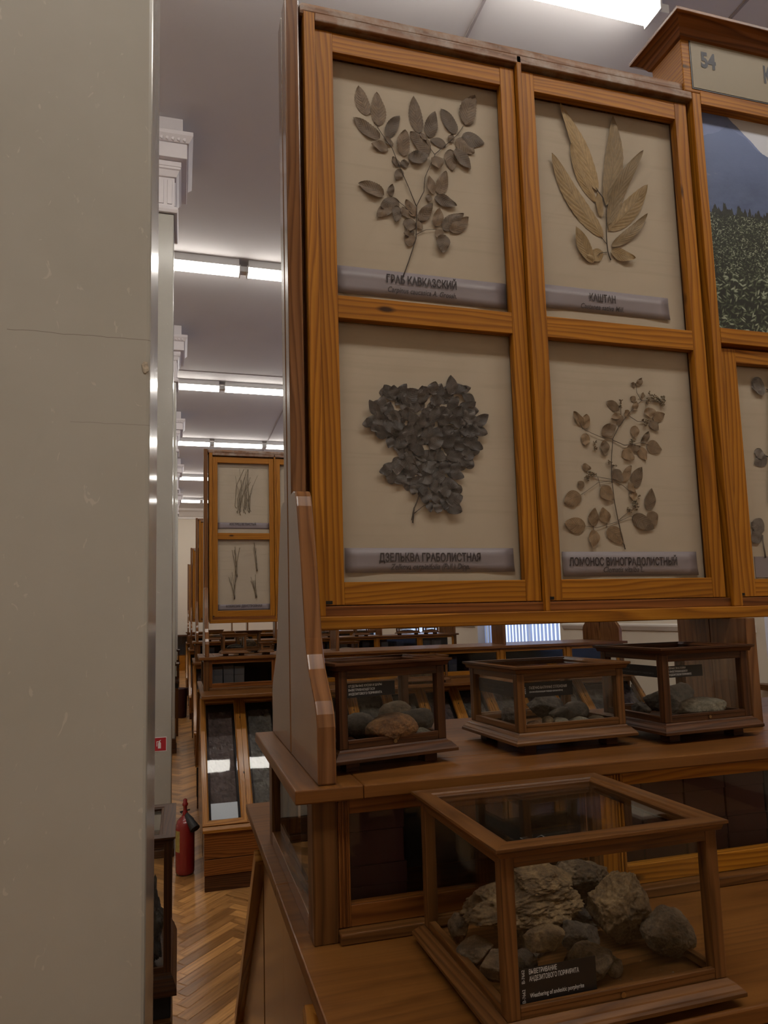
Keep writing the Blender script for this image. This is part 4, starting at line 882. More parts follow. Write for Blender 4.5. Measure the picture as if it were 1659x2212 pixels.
# mountain photograph in the middle bay
def photo_mat():
    m, nt, b = new_mat('printed_tea_field_photograph')
    uv = N(nt, 'ShaderNodeUVMap').outputs[0]
    sep = N(nt, 'ShaderNodeSeparateXYZ'); nt.links.new(uv, sep.inputs[0])
    u, v = sep.outputs[0], sep.outputs[1]          # metres from the lower left corner
    def ridge(z0, amp, sc, seed):
        c = N(nt, 'ShaderNodeCombineXYZ'); nt.links.new(u, c.inputs[0]); c.inputs[1].default_value = seed
        return math_n(nt, 'ADD', math_n(nt, 'MULTIPLY', noise_n(nt, c.outputs[0], sc, 6, 0.5), amp), z0)
    vec = uv
    far = ramp(nt, [(0.3, (0.130, 0.185, 0.390)), (0.7, (0.165, 0.225, 0.450))], noise_n(nt, vec, 8, 4)).outputs[0]
    near = ramp(nt, [(0.35, (0.062, 0.096, 0.205)), (0.62, (0.098, 0.142, 0.280)), (0.72, (0.24, 0.25, 0.30))], noise_n(nt, mapping(nt, vec, (11, 20, 1)), 1.0, 10, 0.72)).outputs[0]
    haze = ramp(nt, [(0.0, (0, 0, 0)), (1, (1, 1, 1))], math_n(nt, 'MULTIPLY', math_n(nt, 'SUBTRACT', v, 0.36), 7.0)).outputs[0]
    near = mixc(nt, near, (0.105, 0.160, 0.345), haze)
    tree = ramp(nt, [(0.4, (0.006, 0.009, 0.012)), (0.75, (0.030, 0.040, 0.024))], noise_n(nt, vec, 60, 4)).outputs[0]
    def leaflayer(sx, sy, ang, seed):
        mp = N(nt, 'ShaderNodeMapping'); mp.vector_type = 'TEXTURE'
        mp.inputs['Rotation'].default_value = (0, 0, ang); mp.inputs['Location'].default_value = (seed, seed * 0.37, 0)
        mp.inputs['Scale'].default_value = (1 / sx, 1 / sy, 1)
        nt.links.new(vec, mp.inputs['Vector'])
        vo = N(nt, 'ShaderNodeTexVoronoi'); vo.inputs['Scale'].default_value = 1.0; nt.links.new(mp.outputs[0], vo.inputs['Vector'])
        bw = N(nt, 'ShaderNodeRGBToBW'); nt.links.new(vo.outputs['Color'], bw.inputs[0])
        body = ramp(nt, [(0.22, (1, 1, 1)), (0.42, (0, 0, 0))], vo.outputs['Distance']).outputs[0]
        return math_n(nt, 'MULTIPLY', body, math_n(nt, 'POWER', bw.outputs[0], 1.7))
    def field(k):
        ls = [leaflayer(46 * k, 150 * k, an, sd) for an, sd in ((0.5, 1.3), (-0.6, 4.1), (1.2, 7.7), (0.05, 9.2))]
        m = ls[0]
        for q in ls[1:]: m = math_n(nt, 'MAXIMUM', m, q)
        return m
    fld = mixc(nt, field(1.0), field(1.9), math_n(nt, 'GREATER_THAN', v, 0.15))
    clump = ramp(nt, [(0.35, (0.35, 0.35, 0.35)), (0.6, (1, 1, 1))], noise_n(nt, vec, 22, 3)).outputs[0]
    fb = N(nt, 'ShaderNodeRGBToBW'); nt.links.new(mixc(nt, fld, clump, 0.8, 'MULTIPLY'), fb.inputs[0])
    tea = ramp(nt, [(0.02, (0.006, 0.010, 0.009)), (0.12, (0.028, 0.042, 0.022)), (0.30, (0.100, 0.130, 0.080)), (0.55, (0.300, 0.345, 0.265))], fb.outputs[0]).outputs[0]
    c = mixc(nt, (0.60, 0.64, 0.74), far, math_n(nt, 'LESS_THAN', v, math_n(nt, 'SUBTRACT', ridge(0.56, 0.05, 9, 3.0), math_n(nt, 'MULTIPLY', math_n(nt, 'MAXIMUM', math_n(nt, 'SUBTRACT', u, 0.045), 0.0), 0.85))))
    c = mixc(nt, c, near, math_n(nt, 'LESS_THAN', v, math_n(nt, 'SUBTRACT', ridge(0.50, 0.05, 10, 8.0), math_n(nt, 'MULTIPLY', math_n(nt, 'ABSOLUTE', math_n(nt, 'SUBTRACT', u, 0.085)), 0.55))))
    c = mixc(nt, c, tree, math_n(nt, 'LESS_THAN', v, ridge(0.255, 0.11, 75, 1.0)))
    c = mixc(nt, c, tea, math_n(nt, 'LESS_THAN', v, ridge(0.287, 0.02, 12, 5.0)))
    nt.links.new(c, b.inputs['Base Color']); b.inputs['Roughness'].default_value = 0.4
    return m
ph = thing('mountain_photograph', 'framed colour photograph of blue mountains over a tea field beside the chestnut door', 'photograph', (CO.x, 1.222, 2.105))
pm = MB()
pm._add([(-0.617, 0, 0), (0.617, 0, 0), (0.617, 0, 0.552), (-0.617, 0, 0.552), (-0.617, 0.006, 0), (0.617, 0.006, 0), (0.617, 0.006, 0.552), (-0.617, 0.006, 0.552)],
        [(0, 1, 2, 3), (7, 6, 5, 4), (0, 4, 5, 1), (1, 5, 6, 2), (2, 6, 7, 3), (3, 7, 4, 0)],
        [[(0, 0), (1.234, 0), (1.234, 0.552), (0, 0.552)]] + [[(0, 0)] * 4] * 5)
pm.build('print', photo_mat(), ph)

# ------------------------------------------------------------------ glass specimen cases
def make_case(label, w, d, h, loc, rz, mat, feet=0.017, base_h=0.019, post=0.015, lid_w=0.020, group=None, plates=(), lock=True, rail=0.011, over=0.010):
    t = thing('specimen_case', label, 'glass case', loc, rz, group)
    hw, hd = w / 2, d / 2; bi = 0.014
    for sx in (-1, 1):
        for sy in (-1, 1):
            x, y = sx * (hw - 0.04), sy * (hd - 0.035)
            MB().box(x - 0.012, x + 0.012, y - 0.012, y + 0.012, 0, feet).build('foot', M['walnut'], t, 0.001)
    bz = feet
    b = MB(); ix, iy = hw - bi, hd - bi
    k = base_h / 0.034
    b.ring(-ix, ix, -iy, iy, [(0.0, bz), (bi, bz), (bi, bz + 0.009 * k), (bi - 0.002, bz + 0.013 * k), (bi - 0.003, bz + 0.016 * k), (bi - 0.007, bz + 0.023 * k), (bi - 0.008, bz + 0.026 * k), (bi - 0.012, bz + 0.030 * k), (0.0, bz + 0.034 * k), (-0.004, bz + 0.034 * k), (-0.004, bz)])
    b.box(-ix + 0.003, ix - 0.003, -iy + 0.003, iy - 0.003, bz + 0.002, bz + base_h * 0.72)
    b.build('base', mat, t, 0.0008)
    z0, z1 = bz + base_h, h - 0.012
    for sx in (-1, 1):
        for sy in (-1, 1):
            xa, ya = sx * ix, sy * iy
            MB().box(min(xa, xa - sx * post), max(xa, xa - sx * post), min(ya, ya - sy * post), max(ya, ya - sy * post), z0, z1, 2).build('corner_post', mat, t, 0.0015)
    for z, hh in ((z0, rail), (z1 - rail, rail)):
        for s in (-1, 1):
            y = s * iy
            r = MB(); r.box(-ix + post, ix - post, min(y - s * 0.001, y - s * 0.011), max(y - s * 0.001, y - s * 0.011), z, z + hh, 0)
            q = z + hh if z == z0 else z
            r.box(-ix + post, ix - post, min(y - s * 0.0005, y - s * 0.007), max(y - s * 0.0005, y - s * 0.007), q - 0.0025, q + 0.0025, 0)
            r.build('rail', mat, t, 0.0008)
            x = s * ix
            r = MB(); r.box(min(x - s * 0.001, x - s * 0.011), max(x - s * 0.001, x - s * 0.011), -iy + post, iy - post, z, z + hh, 1)
            r.build('rail', mat, t, 0.0008)
    l = MB()
    l.ring(-ix, ix, -iy, iy, [(0.0, z1), (0.004, z1), (over * .6, z1 + 0.006), (over, z1 + 0.008), (over, z1 + 0.012), (-lid_w + over + 0.004, z1 + 0.012), (-lid_w + over + 0.002, z1 + 0.0100), (-lid_w + over - 0.002, z1 + 0.0095), (-lid_w + over - 0.004, z1 + 0.008), (-lid_w + over - 0.004, z1)])
    l.build('lid', mat, t, 0.0006)
    g = 0.003
    MB().box(-ix + lid_w - over - 0.001, ix - lid_w + over + 0.001, -iy + lid_w - over - 0.001, iy - lid_w + over + 0.001, z1 + 0.003, z1 + 0.006).build('glass_pane', M['glass'], t)
    for s in (-1, 1):
        y = s * (iy - 0.008); MB().box(-ix + post - 0.002, ix - post + 0.002, min(y, y - s * g), max(y, y - s * g), z0 + rail - 0.003, z1 - rail + 0.003).build('glass_pane', M['glass'], t)
        x = s * (ix - 0.008); MB().box(min(x, x - s * g), max(x, x - s * g), -iy + post - 0.002, iy - post + 0.002, z0 + rail - 0.003, z1 - rail + 0.003).build('glass_pane', M['glass'], t)
    if lock:
        MB().tube([(0.0, -iy + 0.0, z0 + rail * .5), (0.0, -iy - 0.0012, z0 + rail * .5)], 0.0032, 14).build('lock', M['brass'], t)
    for (x0, x1, za, zb, side, lines) in plates:
        # black caption plate held inside the front (or left) glass
        if side == 'front': yy = -iy + 0.0075; p = MB().box(x0, x1, yy, yy + 0.0004, za, zb).build('caption_plate', M['black'], t)
        else: yy = -ix + 0.0075; p = MB().box(yy, yy + 0.0004, -x1, -x0, za, zb).build('caption_plate', M['black'], t)
        for (body, a, c, zq, cap, bold, vert, mt) in lines:
            me = text_mesh(body, a, c, zq, cap, bold, 0, M[mt]) if not vert else text_mesh(body, 0, c - a, 0, cap, bold, 0, M[mt])
            o = link('lettering', me, p)
            if side == 'front':
                if vert: o.location = (zq, yy - 0.0003, a); o.rotation_euler = (0, -math.pi / 2, 0)
                else: o.location = (0, yy - 0.0003, 0)
            else:
                if vert: o.rotation_euler = (0, -math.pi / 2, 0); o.matrix_basis = Matrix.Translation((yy - 0.0003, -zq, a)) @ Matrix.Rotation(-math.pi / 2, 4, 'Z') @ Matrix.Rotation(-math.pi / 2, 4, 'Y')
                else: o.matrix_basis = Matrix.Translation((yy - 0.0003, 0, 0)) @ Matrix.Rotation(-math.pi / 2, 4, 'Z')
    return t
T = 1.2470
def lines3(ls, x, z, cap, lead, wid, bold=0.012):
    return [(s, x, x + wid * w, z - i * lead, cap, bold, False, 'white_ink') for i, (s, w) in enumerate(ls)]
case_a = make_case('dark wood glass case with large brown and grey boulders, leftmost on the shelf', 0.224, 0.166, 0.170, (0.324, 1.146, T), math.radians(11), M['walnut'],
    plates=[(-0.091, 0.006, 0.1145, 0.137, 'front', [('4563', 0.1185, 0.1305, -0.083, 0.0036, 0.01, True, 'white_ink')] + lines3([('ОТДЕЛЬНЫЕ КУСКИ И ШАРЫ', 1.0), ('ВЫВЕТРИВАЮЩЕГОСЯ', 0.78), ('АНДЕЗИТОВОГО ПОРФИРИТА', 1.0)], -0.078, 0.1307, 0.0036, 0.0062, 0.06))])
case_b = make_case('warm brown glass case holding a lump and pebbles, middle of the shelf', 0.250, 0.205, 0.149, (0.668, 1.181, T), math.radians(3.5), M['oak_case'], lock=False,
    plates=[(-0.098, 0.006, 0.0945, 0.1195, 'front', [('2021', 0.1005, 0.1125, -0.0905, 0.004, 0.01, True, 'white_ink'), ('ГАЛЕЧНО-ВАЛУННЫЕ ОТЛОЖЕНИЯ', -0.083, -0.006, 0.1085, 0.0046, 0.012, False, 'white_ink'), ('(почвообразующая порода краснозёма)', -0.083, -0.015, 0.1025, 0.0030, 0.004, False, 'white_ink')]),
            (-0.065, 0.084, 0.0945, 0.1195, 'left', [('2021', 0.1005, 0.1125, -0.058, 0.004, 0.01, True, 'dim_ink'), ('Почвообразующая порода', -0.05, 0.03, 0.1085, 0.004, 0.006, False, 'dim_ink'), ('галечно-валунные отложения', -0.05, 0.03, 0.1025, 0.003, 0.004, False, 'dim_ink')])])
case_c = make_case('dark wood glass case with one pale speckled stone, rightmost on the shelf', 0.232, 0.200, 0.171, (0.944, 1.166, T), math.radians(4), M['walnut'],
    plates=[(-0.094, -0.002, 0.116, 0.137, 'front', [('4567', 0.1195, 0.1305, -0.0875, 0.0036, 0.01, True, 'white_ink')] + lines3([('ЧЁРНЫЕ ПРОСЛОЙКИ', 0.76), ('В ВЫВЕТРИВАЮЩЕМСЯ', 0.83), ('АНДЕЗИТОВОМ ПОРФИРИТЕ', 1.0)], -0.082, 0.1312, 0.0035, 0.0059, 0.053)),
            (-0.065, 0.082, 0.116, 0.137, 'left', [('4567', 0.1195, 0.1305, -0.056, 0.0036, 0.01, True, 'dim_ink'), ('Прослойки', -0.045, -0.01, 0.1285, 0.0036, 0.004, False, 'dim_ink'), ('в выветривающемся андезите', -0.045, 0.055, 0.1215, 0.0036, 0.004, False, 'dim_ink')])])
case_big = make_case('large brown wood glass case full of rubble on the lower counter in front', 0.315, 0.276, 0.209, (0.480, 0.8375, 1.0272), math.radians(0.9), M['oak_case'], feet=0.011, base_h=0.017, post=0.016, lid_w=0.026, rail=0.010,
    plates=[(-0.127, -0.028, 0.0345, 0.0755, 'front', [('В-7662', 0.0405, 0.0545, -0.1175, 0.0036, 0.008, True, 'white_ink'), ('В-7662', 0.0605, 0.0745, -0.1175, 0.0036, 0.008, True, 'white_ink'),
        ('ВЫВЕТРИВАНИЕ', -0.112, -0.0775, 0.0690, 0.0050, 0.010, False, 'white_ink'), ('АНДЕЗИТОВОГО ПОРФИРИТА', -0.112, -0.050, 0.0618, 0.0050, 0.010, False, 'white_ink'), ('Weathering of andesitic porphyrite', -0.112, -0.0445, 0.0450, 0.0045, 0.010, False, 'white_ink')])])
o = link('scratched_numerals', text_mesh('54', 0, 0.034, 0, 0.013, -0.022, 0, plain('chalky_scratch', (0.10, 0.10, 0.10), 0.8)), case_big)
o.matrix_basis = Matrix.Translation((-0.100, -0.096, 0.2015)) @ Matrix.Rotation(-math.pi / 2, 4, 'X')

# ------------------------------------------------------------------ rocks
def rock(label, cx, cy, zb, dims, seed, mat, group, facets=7, rough=0.16, round_=False, rz=None, sub=5):
    r = random.Random(seed)
    import bmesh
    bm = bmesh.new(); bmesh.ops.create_icosphere(bm, subdivisions=sub, radius=1.0)
    planes = []
    for i in range(facets):
        v = Vector((r.gauss(0, 1), r.gauss(0, 1), r.gauss(0, 1))).normalized(); planes.append((v, r.uniform(0.52, 0.86) if not round_ else r.uniform(0.78, 0.95)))
    off = Vector((r.uniform(0, 50), r.uniform(0, 50), r.uniform(0, 50)))
    for v in bm.verts:
        p = v.co.copy()
        p *= 1 + rough * 1.3 * noise.noise(p * 1.3 + off)
        for n, d in planes:
            k = p.dot(n)
            if k > d: p -= n * (k - d) * 0.9
        q = p + off
        a = noise.fractal(q * 2.6, 0.9, 2.1, 5) * rough * 0.42 + abs(noise.noise(q * 6.5)) * rough * -0.30
        a += noise.fractal(q * 9, 0.7, 2.0, 4) * rough * 0.16 - abs(noise.noise(Vector((q.x * 3, q.y * 3, q.z * 11)))) * rough * 0.22
        p *= 1 + a
        v.co = p
    xs = [[v.co[k] for v in bm.verts] for k in range(3)]
    lo = [min(x) for x in xs]; hi = [max(x) for x in xs]
    for v in bm.verts:
        for k in range(3): v.co[k] = ((v.co[k] - lo[k]) / (hi[k] - lo[k]) - 0.5) * dims[k]
        v.co.z += dims[2] / 2
    me = bpy.data.meshes.new('rock'); bm.to_mesh(me); bm.free()
    me.polygons.foreach_set('use_smooth', [True] * len(me.polygons)); me.materials.append(M[mat])
    o = link('rock', me); o.location = (cx, cy, zb)
    if rz: o.rotation_euler = rz
    return tag(o, label, 'rock', group)
G = 'porphyrite rubble in the large case'
zb = 1.0500
rock('big layered tan slab lying at the left of the large case', 0.437, 0.872, 1.069, (0.168, 0.10, 0.068), 3, 'rock_tan', G, 6, 0.30, rz=(0.05, -0.04, 0.1), sub=6)
rock('flat tan stone resting on top of the big layered slab', 0.462, 0.862, 1.116, (0.070, 0.056, 0.036), 5, 'rock_tan', G, 8, 0.20, rz=(0.12, 0.03, 0.2), sub=6)
rock('greyish angular block at the top back of the rubble pile', 0.548, 0.905, 1.080, (0.105, 0.075, 0.060), 8, 'rock_grey', G, 7, 0.22, rz=(0, 0.1, 0.4), sub=6)
rock('pinkish tan chunk between the top stone and the back block', 0.500, 0.888, 1.108, (0.060, 0.055, 0.036), 12, 'rock_tan', G, 7, 0.2)
rock('tall upright tan block leaning right of the centre', 0.560, 0.832, zb - 0.004, (0.090, 0.075, 0.100), 21, 'rock_tan', G, 6, 0.26, rz=(0.06, 0.16, 0.2), sub=6)
rock('round grey-brown boulder at the right front corner of the case', 0.606, 0.792, zb - 0.004, (0.070, 0.058, 0.060), 34, 'rock_grey', G, 4, 0.15, True, sub=6)
rock('small tan stone wedged above the black caption plate', 0.431, 0.786, zb + 0.028, (0.050, 0.042, 0.034), 41, 'rock_tan', G, 7, 0.16)
rock('grey wedge stone at the front centre, right of the caption plate', 0.474, 0.768, zb - 0.004, (0.066, 0.048, 0.046), 57, 'rock_grey', G, 7, 0.18)
rock('dark wedge stone behind the front centre stone', 0.492, 0.812, zb + 0.010, (0.052, 0.045, 0.040), 60, 'rock_dark', G, 7, 0.18)
rock('small brown stone at the foot of the upright block', 0.506, 0.771, zb - 0.002, (0.030, 0.026, 0.027), 63, 'rock_grey', G, 6, 0.15)
rock('small pale stone in the far left corner of the large case', 0.364, 0.905, zb, (0.026, 0.026, 0.038), 66, 'rock_grey', G, 6, 0.15)
rock('rounded stone at the lower left, behind the front left post', 0.374, 0.808, zb - 0.004, (0.052, 0.046, 0.034), 69, 'rock_grey', G, 6, 0.15)
rock('small dark stone left of the wedged stone above the plate', 0.403, 0.792, zb + 0.004, (0.030, 0.028, 0.032), 72, 'rock_dark', G, 6, 0.15)
rock('grey stone under the left end of the big slab', 0.362, 0.850, zb - 0.002, (0.046, 0.050, 0.030), 75, 'rock_grey', G, 6, 0.15)
rock('dark stone under the big slab near the middle', 0.446, 0.850, zb - 0.002, (0.060, 0.060, 0.034), 78, 'rock_dark', G, 6, 0.15)
rock('grey stone under the back block', 0.545, 0.905, zb - 0.002, (0.075, 0.060, 0.036), 81, 'rock_dark', G, 6, 0.15)
gr = MB(); r_ = random.Random(9)
for i in range(90):
    x, y = r_.uniform(0.50, 0.585), r_.uniform(0.752, 0.80); s = r_.uniform(0.0014, 0.0042)
    gr.tube([(x, y, zb - 0.006), (x + s * .2, y, zb - 0.006 + s * .9), (x, y + s * .2, zb - 0.006 + s * 1.7)], [s * .9, s, s * .3], 5)
tag(gr.build('gravel', M['rock_tan']), 'loose gravel crumbs on the floor of the large case by the round boulder', 'gravel', kind='stuff')
G = 'boulders in the leftmost case'; zc = 1.2795
rock('big rusty porous stone at the front of the leftmost case', 0.337, 1.103, zc, (0.094, 0.055, 0.050), 101, 'rock_rust', G, 5, 0.10, True, rz=(0, 0, 0.15))
rock('dark smooth boulder at the left of the leftmost case', 0.296, 1.150, zc, (0.062, 0.050, 0.047), 102, 'rock_dark', G, 4, 0.08, True)
rock('dark boulder at the right of the leftmost case', 0.398, 1.165, zc, (0.080, 0.055, 0.047), 103, 'rock_dark', G, 4, 0.1, True)
rock('grey-topped boulder at the back of the leftmost case', 0.374, 1.190, zc + 0.018, (0.064, 0.042, 0.040), 104, 'rock_grey', G, 4, 0.1, True)
rock('small pale stone at the right front of the leftmost case', 0.402, 1.122, zc, (0.042, 0.030, 0.020), 105, 'rock_pale', G, 6, 0.12)
G = 'stones in the middle case'; zc = 1.2795
rock('big dark lump at the centre of the middle case', 0.682, 1.198, zc, (0.078, 0.055, 0.054), 111, 'rock_dark', G, 5, 0.2)
rock('dark brown stone in front of the big lump in the middle case', 0.684, 1.152, zc, (0.050, 0.035, 0.034), 112, 'rock_dark', G, 5, 0.16)
rock('smooth grey stone at the right back of the middle case', 0.742, 1.198, zc, (0.052, 0.045, 0.036), 113, 'rock_dark', G, 3, 0.06, True)
rock('dark stone at the left back of the middle case', 0.610, 1.200, zc, (0.050, 0.045, 0.036), 114, 'rock_dark', G, 5, 0.14)
for i, (x, w, h, mt, lb) in enumerate([(0.612, 0.034, 0.018, 'rock_rust', 'yellowish pebble, leftmost of the row along the front of the middle case'), (0.638, 0.021, 0.024, 'rock_tan', 'upright brown pebble, second from left in the middle case'), (0.664, 0.035, 0.020, 'rock_pale', 'speckled pebble, third from left in the middle case'),
                                       (0.704, 0.042, 0.019, 'rock_pale', 'speckled pebble, fourth from left in the middle case'), (0.741, 0.036, 0.019, 'rock_grey', 'grey-brown pebble, rightmost of the row in the middle case')]):
    rock(lb, x, 1.120 + 0.002 * i, zc, (w, 0.026, h), 120 + i, mt, G, 5, 0.12, True, sub=4)
G = 'stones in the rightmost case'; zc = 1.2795
rock('pale speckled boulder at the front of the rightmost case', 0.970, 1.122, zc, (0.098, 0.055, 0.040), 131, 'rock_pale', G, 5, 0.1, True)
rock('dark grey angular stone behind the pale one in the rightmost case', 0.948, 1.190, zc, (0.104, 0.055, 0.062), 132, 'rock_dark', G, 6, 0.12)
rock('small dark stone at the left of the rightmost case', 0.894, 1.200, zc, (0.038, 0.036, 0.026), 133, 'rock_dark', G, 6, 0.12)
# ------------------------------------------------------------------ specimen boxes inside the glazed gallery
def box_thing(label, x0, x1, y0, y1, z0, z1, mat, group):
    t = thing('specimen_box', label, 'box', ((x0 + x1) / 2, (y0 + y1) / 2, z0), 0, group)
    cx, cy = (x0 + x1) / 2, (y0 + y1) / 2
    b = MB((cx, cy, z0)); b.box(x0 + 0.001, x1 - 0.001, y0 + 0.001, y1 - 0.001, z0, z0 + (z1 - z0) * 0.62).build('tray', M[mat], t, 0.001)
    MB((cx, cy, z0)).box(x0, x1, y0, y1, z0 + (z1 - z0) * 0.625, z1).build('box_lid', M[mat], t, 0.001)
G = 'paper boxes in the nearest gallery'
xs = [0.250, 0.325]
nm = ['leftmost', 'second', 'third', 'fourth', 'fifth']
box_thing('maroon paper box behind the first gallery pane, below the shelf', 0.250, 0.345, 1.06, 1.16, 1.028, 1.108, 'maroon', G)
box_thing('dark maroon paper box stacked on another behind the first gallery pane', 0.252, 0.342, 1.06, 1.16, 1.1085, 1.190, 'maroon', G)
for k in range(5):
    x0 = 0.700 + k * 0.089
    mt = 'navy' if k == 4 else 'maroon'
    for j in (0, 1):
        box_thing('%s paper box, %s column in the %s row behind the second gallery pane' % ('navy' if k == 4 else 'maroon', nm[k], ['lower', 'upper'][j]), x0, x0 + (0.087 if k < 4 else 0.125), 1.075, 1.18, 1.028 + j * 0.082, 1.028 + j * 0.082 + 0.0815, mt, G)
G2 = 'paper boxes in the second gallery'; y2 = CABY[1] - CABY[0]; nm2 = ['leftmost', 'second', 'third', 'fourth', 'fifth', 'sixth', 'seventh', 'eighth', 'ninth', 'tenth', 'eleventh', 'twelfth', 'thirteenth', 'fourteenth']
xx = [0.245, 0.318, 0.39, 0.70, 0.80, 0.87, 1.02, 1.26, 1.36, 1.50, 1.62, 1.82, 1.94, 2.10]
for k, x in enumerate(xx):
    mt = ['greybox', 'greybox', 'greybox', 'navy', 'greybox', 'maroon', 'navy', 'maroon', 'pinkbox', 'navy', 'navy', 'greybox', 'navy', 'maroon'][k]
    hh = [0.15, 0.155, 0.15, 0.13, 0.15, 0.10, 0.15, 0.12, 0.08, 0.15, 0.15, 0.14, 0.15, 0.10][k]
    box_thing('%s paper box, %s from the left inside the second cabinet gallery' % ({'greybox': 'grey', 'navy': 'navy', 'maroon': 'maroon', 'pinkbox': 'pinkish'}[mt], nm2[k]), x + ox, x + 0.068 + ox, 1.07 + y2, 1.17 + y2, 1.028, 1.028 + hh, mt, G2)
G3 = 'paper boxes in the third gallery'; y3 = CABY[2] - CABY[0]
for k, (x, mt, hh) in enumerate([(0.30, 'navy', 0.15), (0.48, 'greybox', 0.12), (0.75, 'navy', 0.15), (0.86, 'pinkbox', 0.13), (1.02, 'navy', 0.10), (1.30, 'greybox', 0.10), (1.45, 'pinkbox', 0.15), (1.60, 'maroon', 0.15), (1.72, 'greybox', 0.15), (1.88, 'greybox', 0.15), (2.02, 'pinkbox', 0.15), (2.16, 'navy', 0.15), (2.4, 'greybox', 0.14), (2.6, 'navy', 0.14), (2.95, 'navy', 0.14), (3.1, 'greybox', 0.14)]):
    box_thing('small %s box, %s from the left inside the third cabinet gallery' % ({'greybox': 'grey', 'navy': 'navy', 'maroon': 'maroon', 'pinkbox': 'pinkish'}[mt], (nm2 + ['fifteenth', 'sixteenth'])[k]), x, x + 0.09, 1.07 + y3, 1.17 + y3, 1.028, 1.028 + hh, mt, G3)

# ------------------------------------------------------------------ soil profiles in the sloped vitrines of the second cabinet
def soil_mesh(seed):
    r = random.Random(seed); nu, nv = 16, 56; w, L = 0.165, 0.72
    vs, fs = [], []
    off = Vector((r.uniform(0, 90), r.uniform(0, 90), 0))
    for i in range(nv + 1):
        for j in range(nu + 1):
            x, y = (j / nu - .5) * w, (i / nv) * L
            e = min(j, nu - j, i, nv - i)
            h = 0.030 + 0.012 * noise.fractal(Vector((x * 30, y * 30, 0)) + off, 0.8, 2.1, 5) if e > 0 else 0.0
            vs.append((x, y, h))
    n = nu + 1
    for i in range(nv):
        for j in range(nu): fs.append((i * n + j, i * n + j + 1, (i + 1) * n + j + 1, (i + 1) * n + j))
    fs.append(tuple([j for j in range(n)][::-1] + [i * n for i in range(1, nv + 1)] + [nv * n + j for j in range(1, n)] + [i * n + nu for i in range(nv - 1, 0, -1)]))
    me = bpy.data.meshes.new('soil_profile'); me.from_pydata(vs, [], fs); me.update(); return me
sl = (Vector((0, 0.35, 0.352)) - Vector((0, 0.94, 0.992))); svv = sl.normalized(); nvv = Vector((0, svv.z, -svv.y))
if nvv.y > 0: nvv = -nvv
wd = (2 * CO.x - 0.316) / 13
names13 = ['leftmost', 'second', 'third', 'fourth', 'fifth', 'sixth', 'seventh', 'eighth', 'ninth', 'tenth', 'eleventh', 'twelfth', 'rightmost']
def soil_row(ci, count, which, group):
    for k in range(count):
        me = soil_mesh(40 + k + 31 * ci); a = (k % 3 == 0)
        me.materials.append(M['soil_a' if a else 'soil_b'])
        cx = 0.158 + (k + 0.5) * wd
        o = link('soil_profile', me)
        p = Vector((cx + CABX[ci], 0.94 + CABY[ci] - CO.y, 0.992)) + svv * 0.075 + nvv * (-0.072)
        o.matrix_world = Matrix(((1, 0, 0, p.x), (0, svv.y, nvv.y, p.y), (0, svv.z, nvv.z, p.z), (0, 0, 0, 1)))
        tag(o, '%s soil profile, %s in the sloped vitrines of the %s cabinet' % ('purplish' if a else 'grey', names13[k], which), 'soil profile', group)
soil_row(1, 13, 'second', 'soil profiles of the second cabinet')
soil_row(2, 3, 'third', 'soil profiles of the third cabinet')
# thin pale blue rectangle at the foot of the first soil profile
cd = MB(); 
o = MB().box(-0.075, 0.075, 0, 0.10, 0, 0.0012).build('pale_rectangle', plain('pale_blue_rectangle', (0.50, 0.55, 0.62), 0.3))
p = Vector((0.158 + 0.5 * wd + CABX[1], 0.94 + CABY[1] - CO.y, 0.992)) + svv * 0.725 + nvv * (-0.024)
o.matrix_world = Matrix(((1, 0, 0, p.x), (0, svv.y, nvv.y, p.y), (0, svv.z, nvv.z, p.z), (0, 0, 0, 1)))
tag(o, 'thin pale blue rectangle at the foot of the leftmost soil profile', 'card')

# ------------------------------------------------------------------ cases on the far shelves
def far_case(label, w, d, h, x, y, z, mat, group, rz=0.0, stone=None):
    make_case(label, w, d, h, (x, y, z), rz, M[mat], group=group, lock=False)
    if stone:
        rock('%s inside the %s' % (stone[0], label), x + stone[1], y, z + 0.033, (w * stone[2], d * 0.5, h * stone[3]), int(x * 991 + y * 77), stone[4], 'stones in the far cases', 5, 0.15, sub=3)
GC = 'glass cases on the far shelves'
far_case('dark glass case at the left end of the second cabinet shelf', 0.185, 0.15, 0.150, 0.355, 4.76, T, 'oak_case', GC, 0.05, ('grey stone', 0.01, 0.6, 0.3, 'rock_dark'))
far_case('small low glass case on the second cabinet shelf', 0.105, 0.10, 0.085, 0.570, 4.72, T, 'oak_case', GC, 0.0, ('dark stone', 0.0, 0.6, 0.3, 'rock_dark'))
far_case('glass case on the rear of the second cabinet shelf', 0.20, 0.14, 0.160, 0.48, 5.045, T, 'oak_case', GC, 0.0, ('grey cone-shaped stone', 0.0, 0.6, 0.4, 'rock_grey'))
far_case('dark glass case beside the left support of the second cabinet', 0.20, 0.15, 0.140, 0.78, 4.76, T, 'walnut', GC, 0.0, ('dark pitted stone', 0.0, 0.7, 0.4, 'rock_dark'))
far_case('wide glass case standing on the second cabinet counter', 0.32, 0.24, 0.185, 1.62, 4.51, 1.0272, 'oak_case', GC, 0.0, ('brown block', 0.0, 0.6, 0.4, 'rock_tan'))
far_case('small glass case standing on the third cabinet counter', 0.30, 0.22, 0.17, 0.90, 7.92, 1.0272, 'oak_case', GC, 0.0, ('grey block', 0.0, 0.6, 0.4, 'rock_grey'))
far_case('second small glass case on the third cabinet counter', 0.30, 0.22, 0.17, 1.90, 7.92, 1.0272, 'oak_case', GC, 0.0, ('pale block', 0.0, 0.6, 0.4, 'rock_pale'))
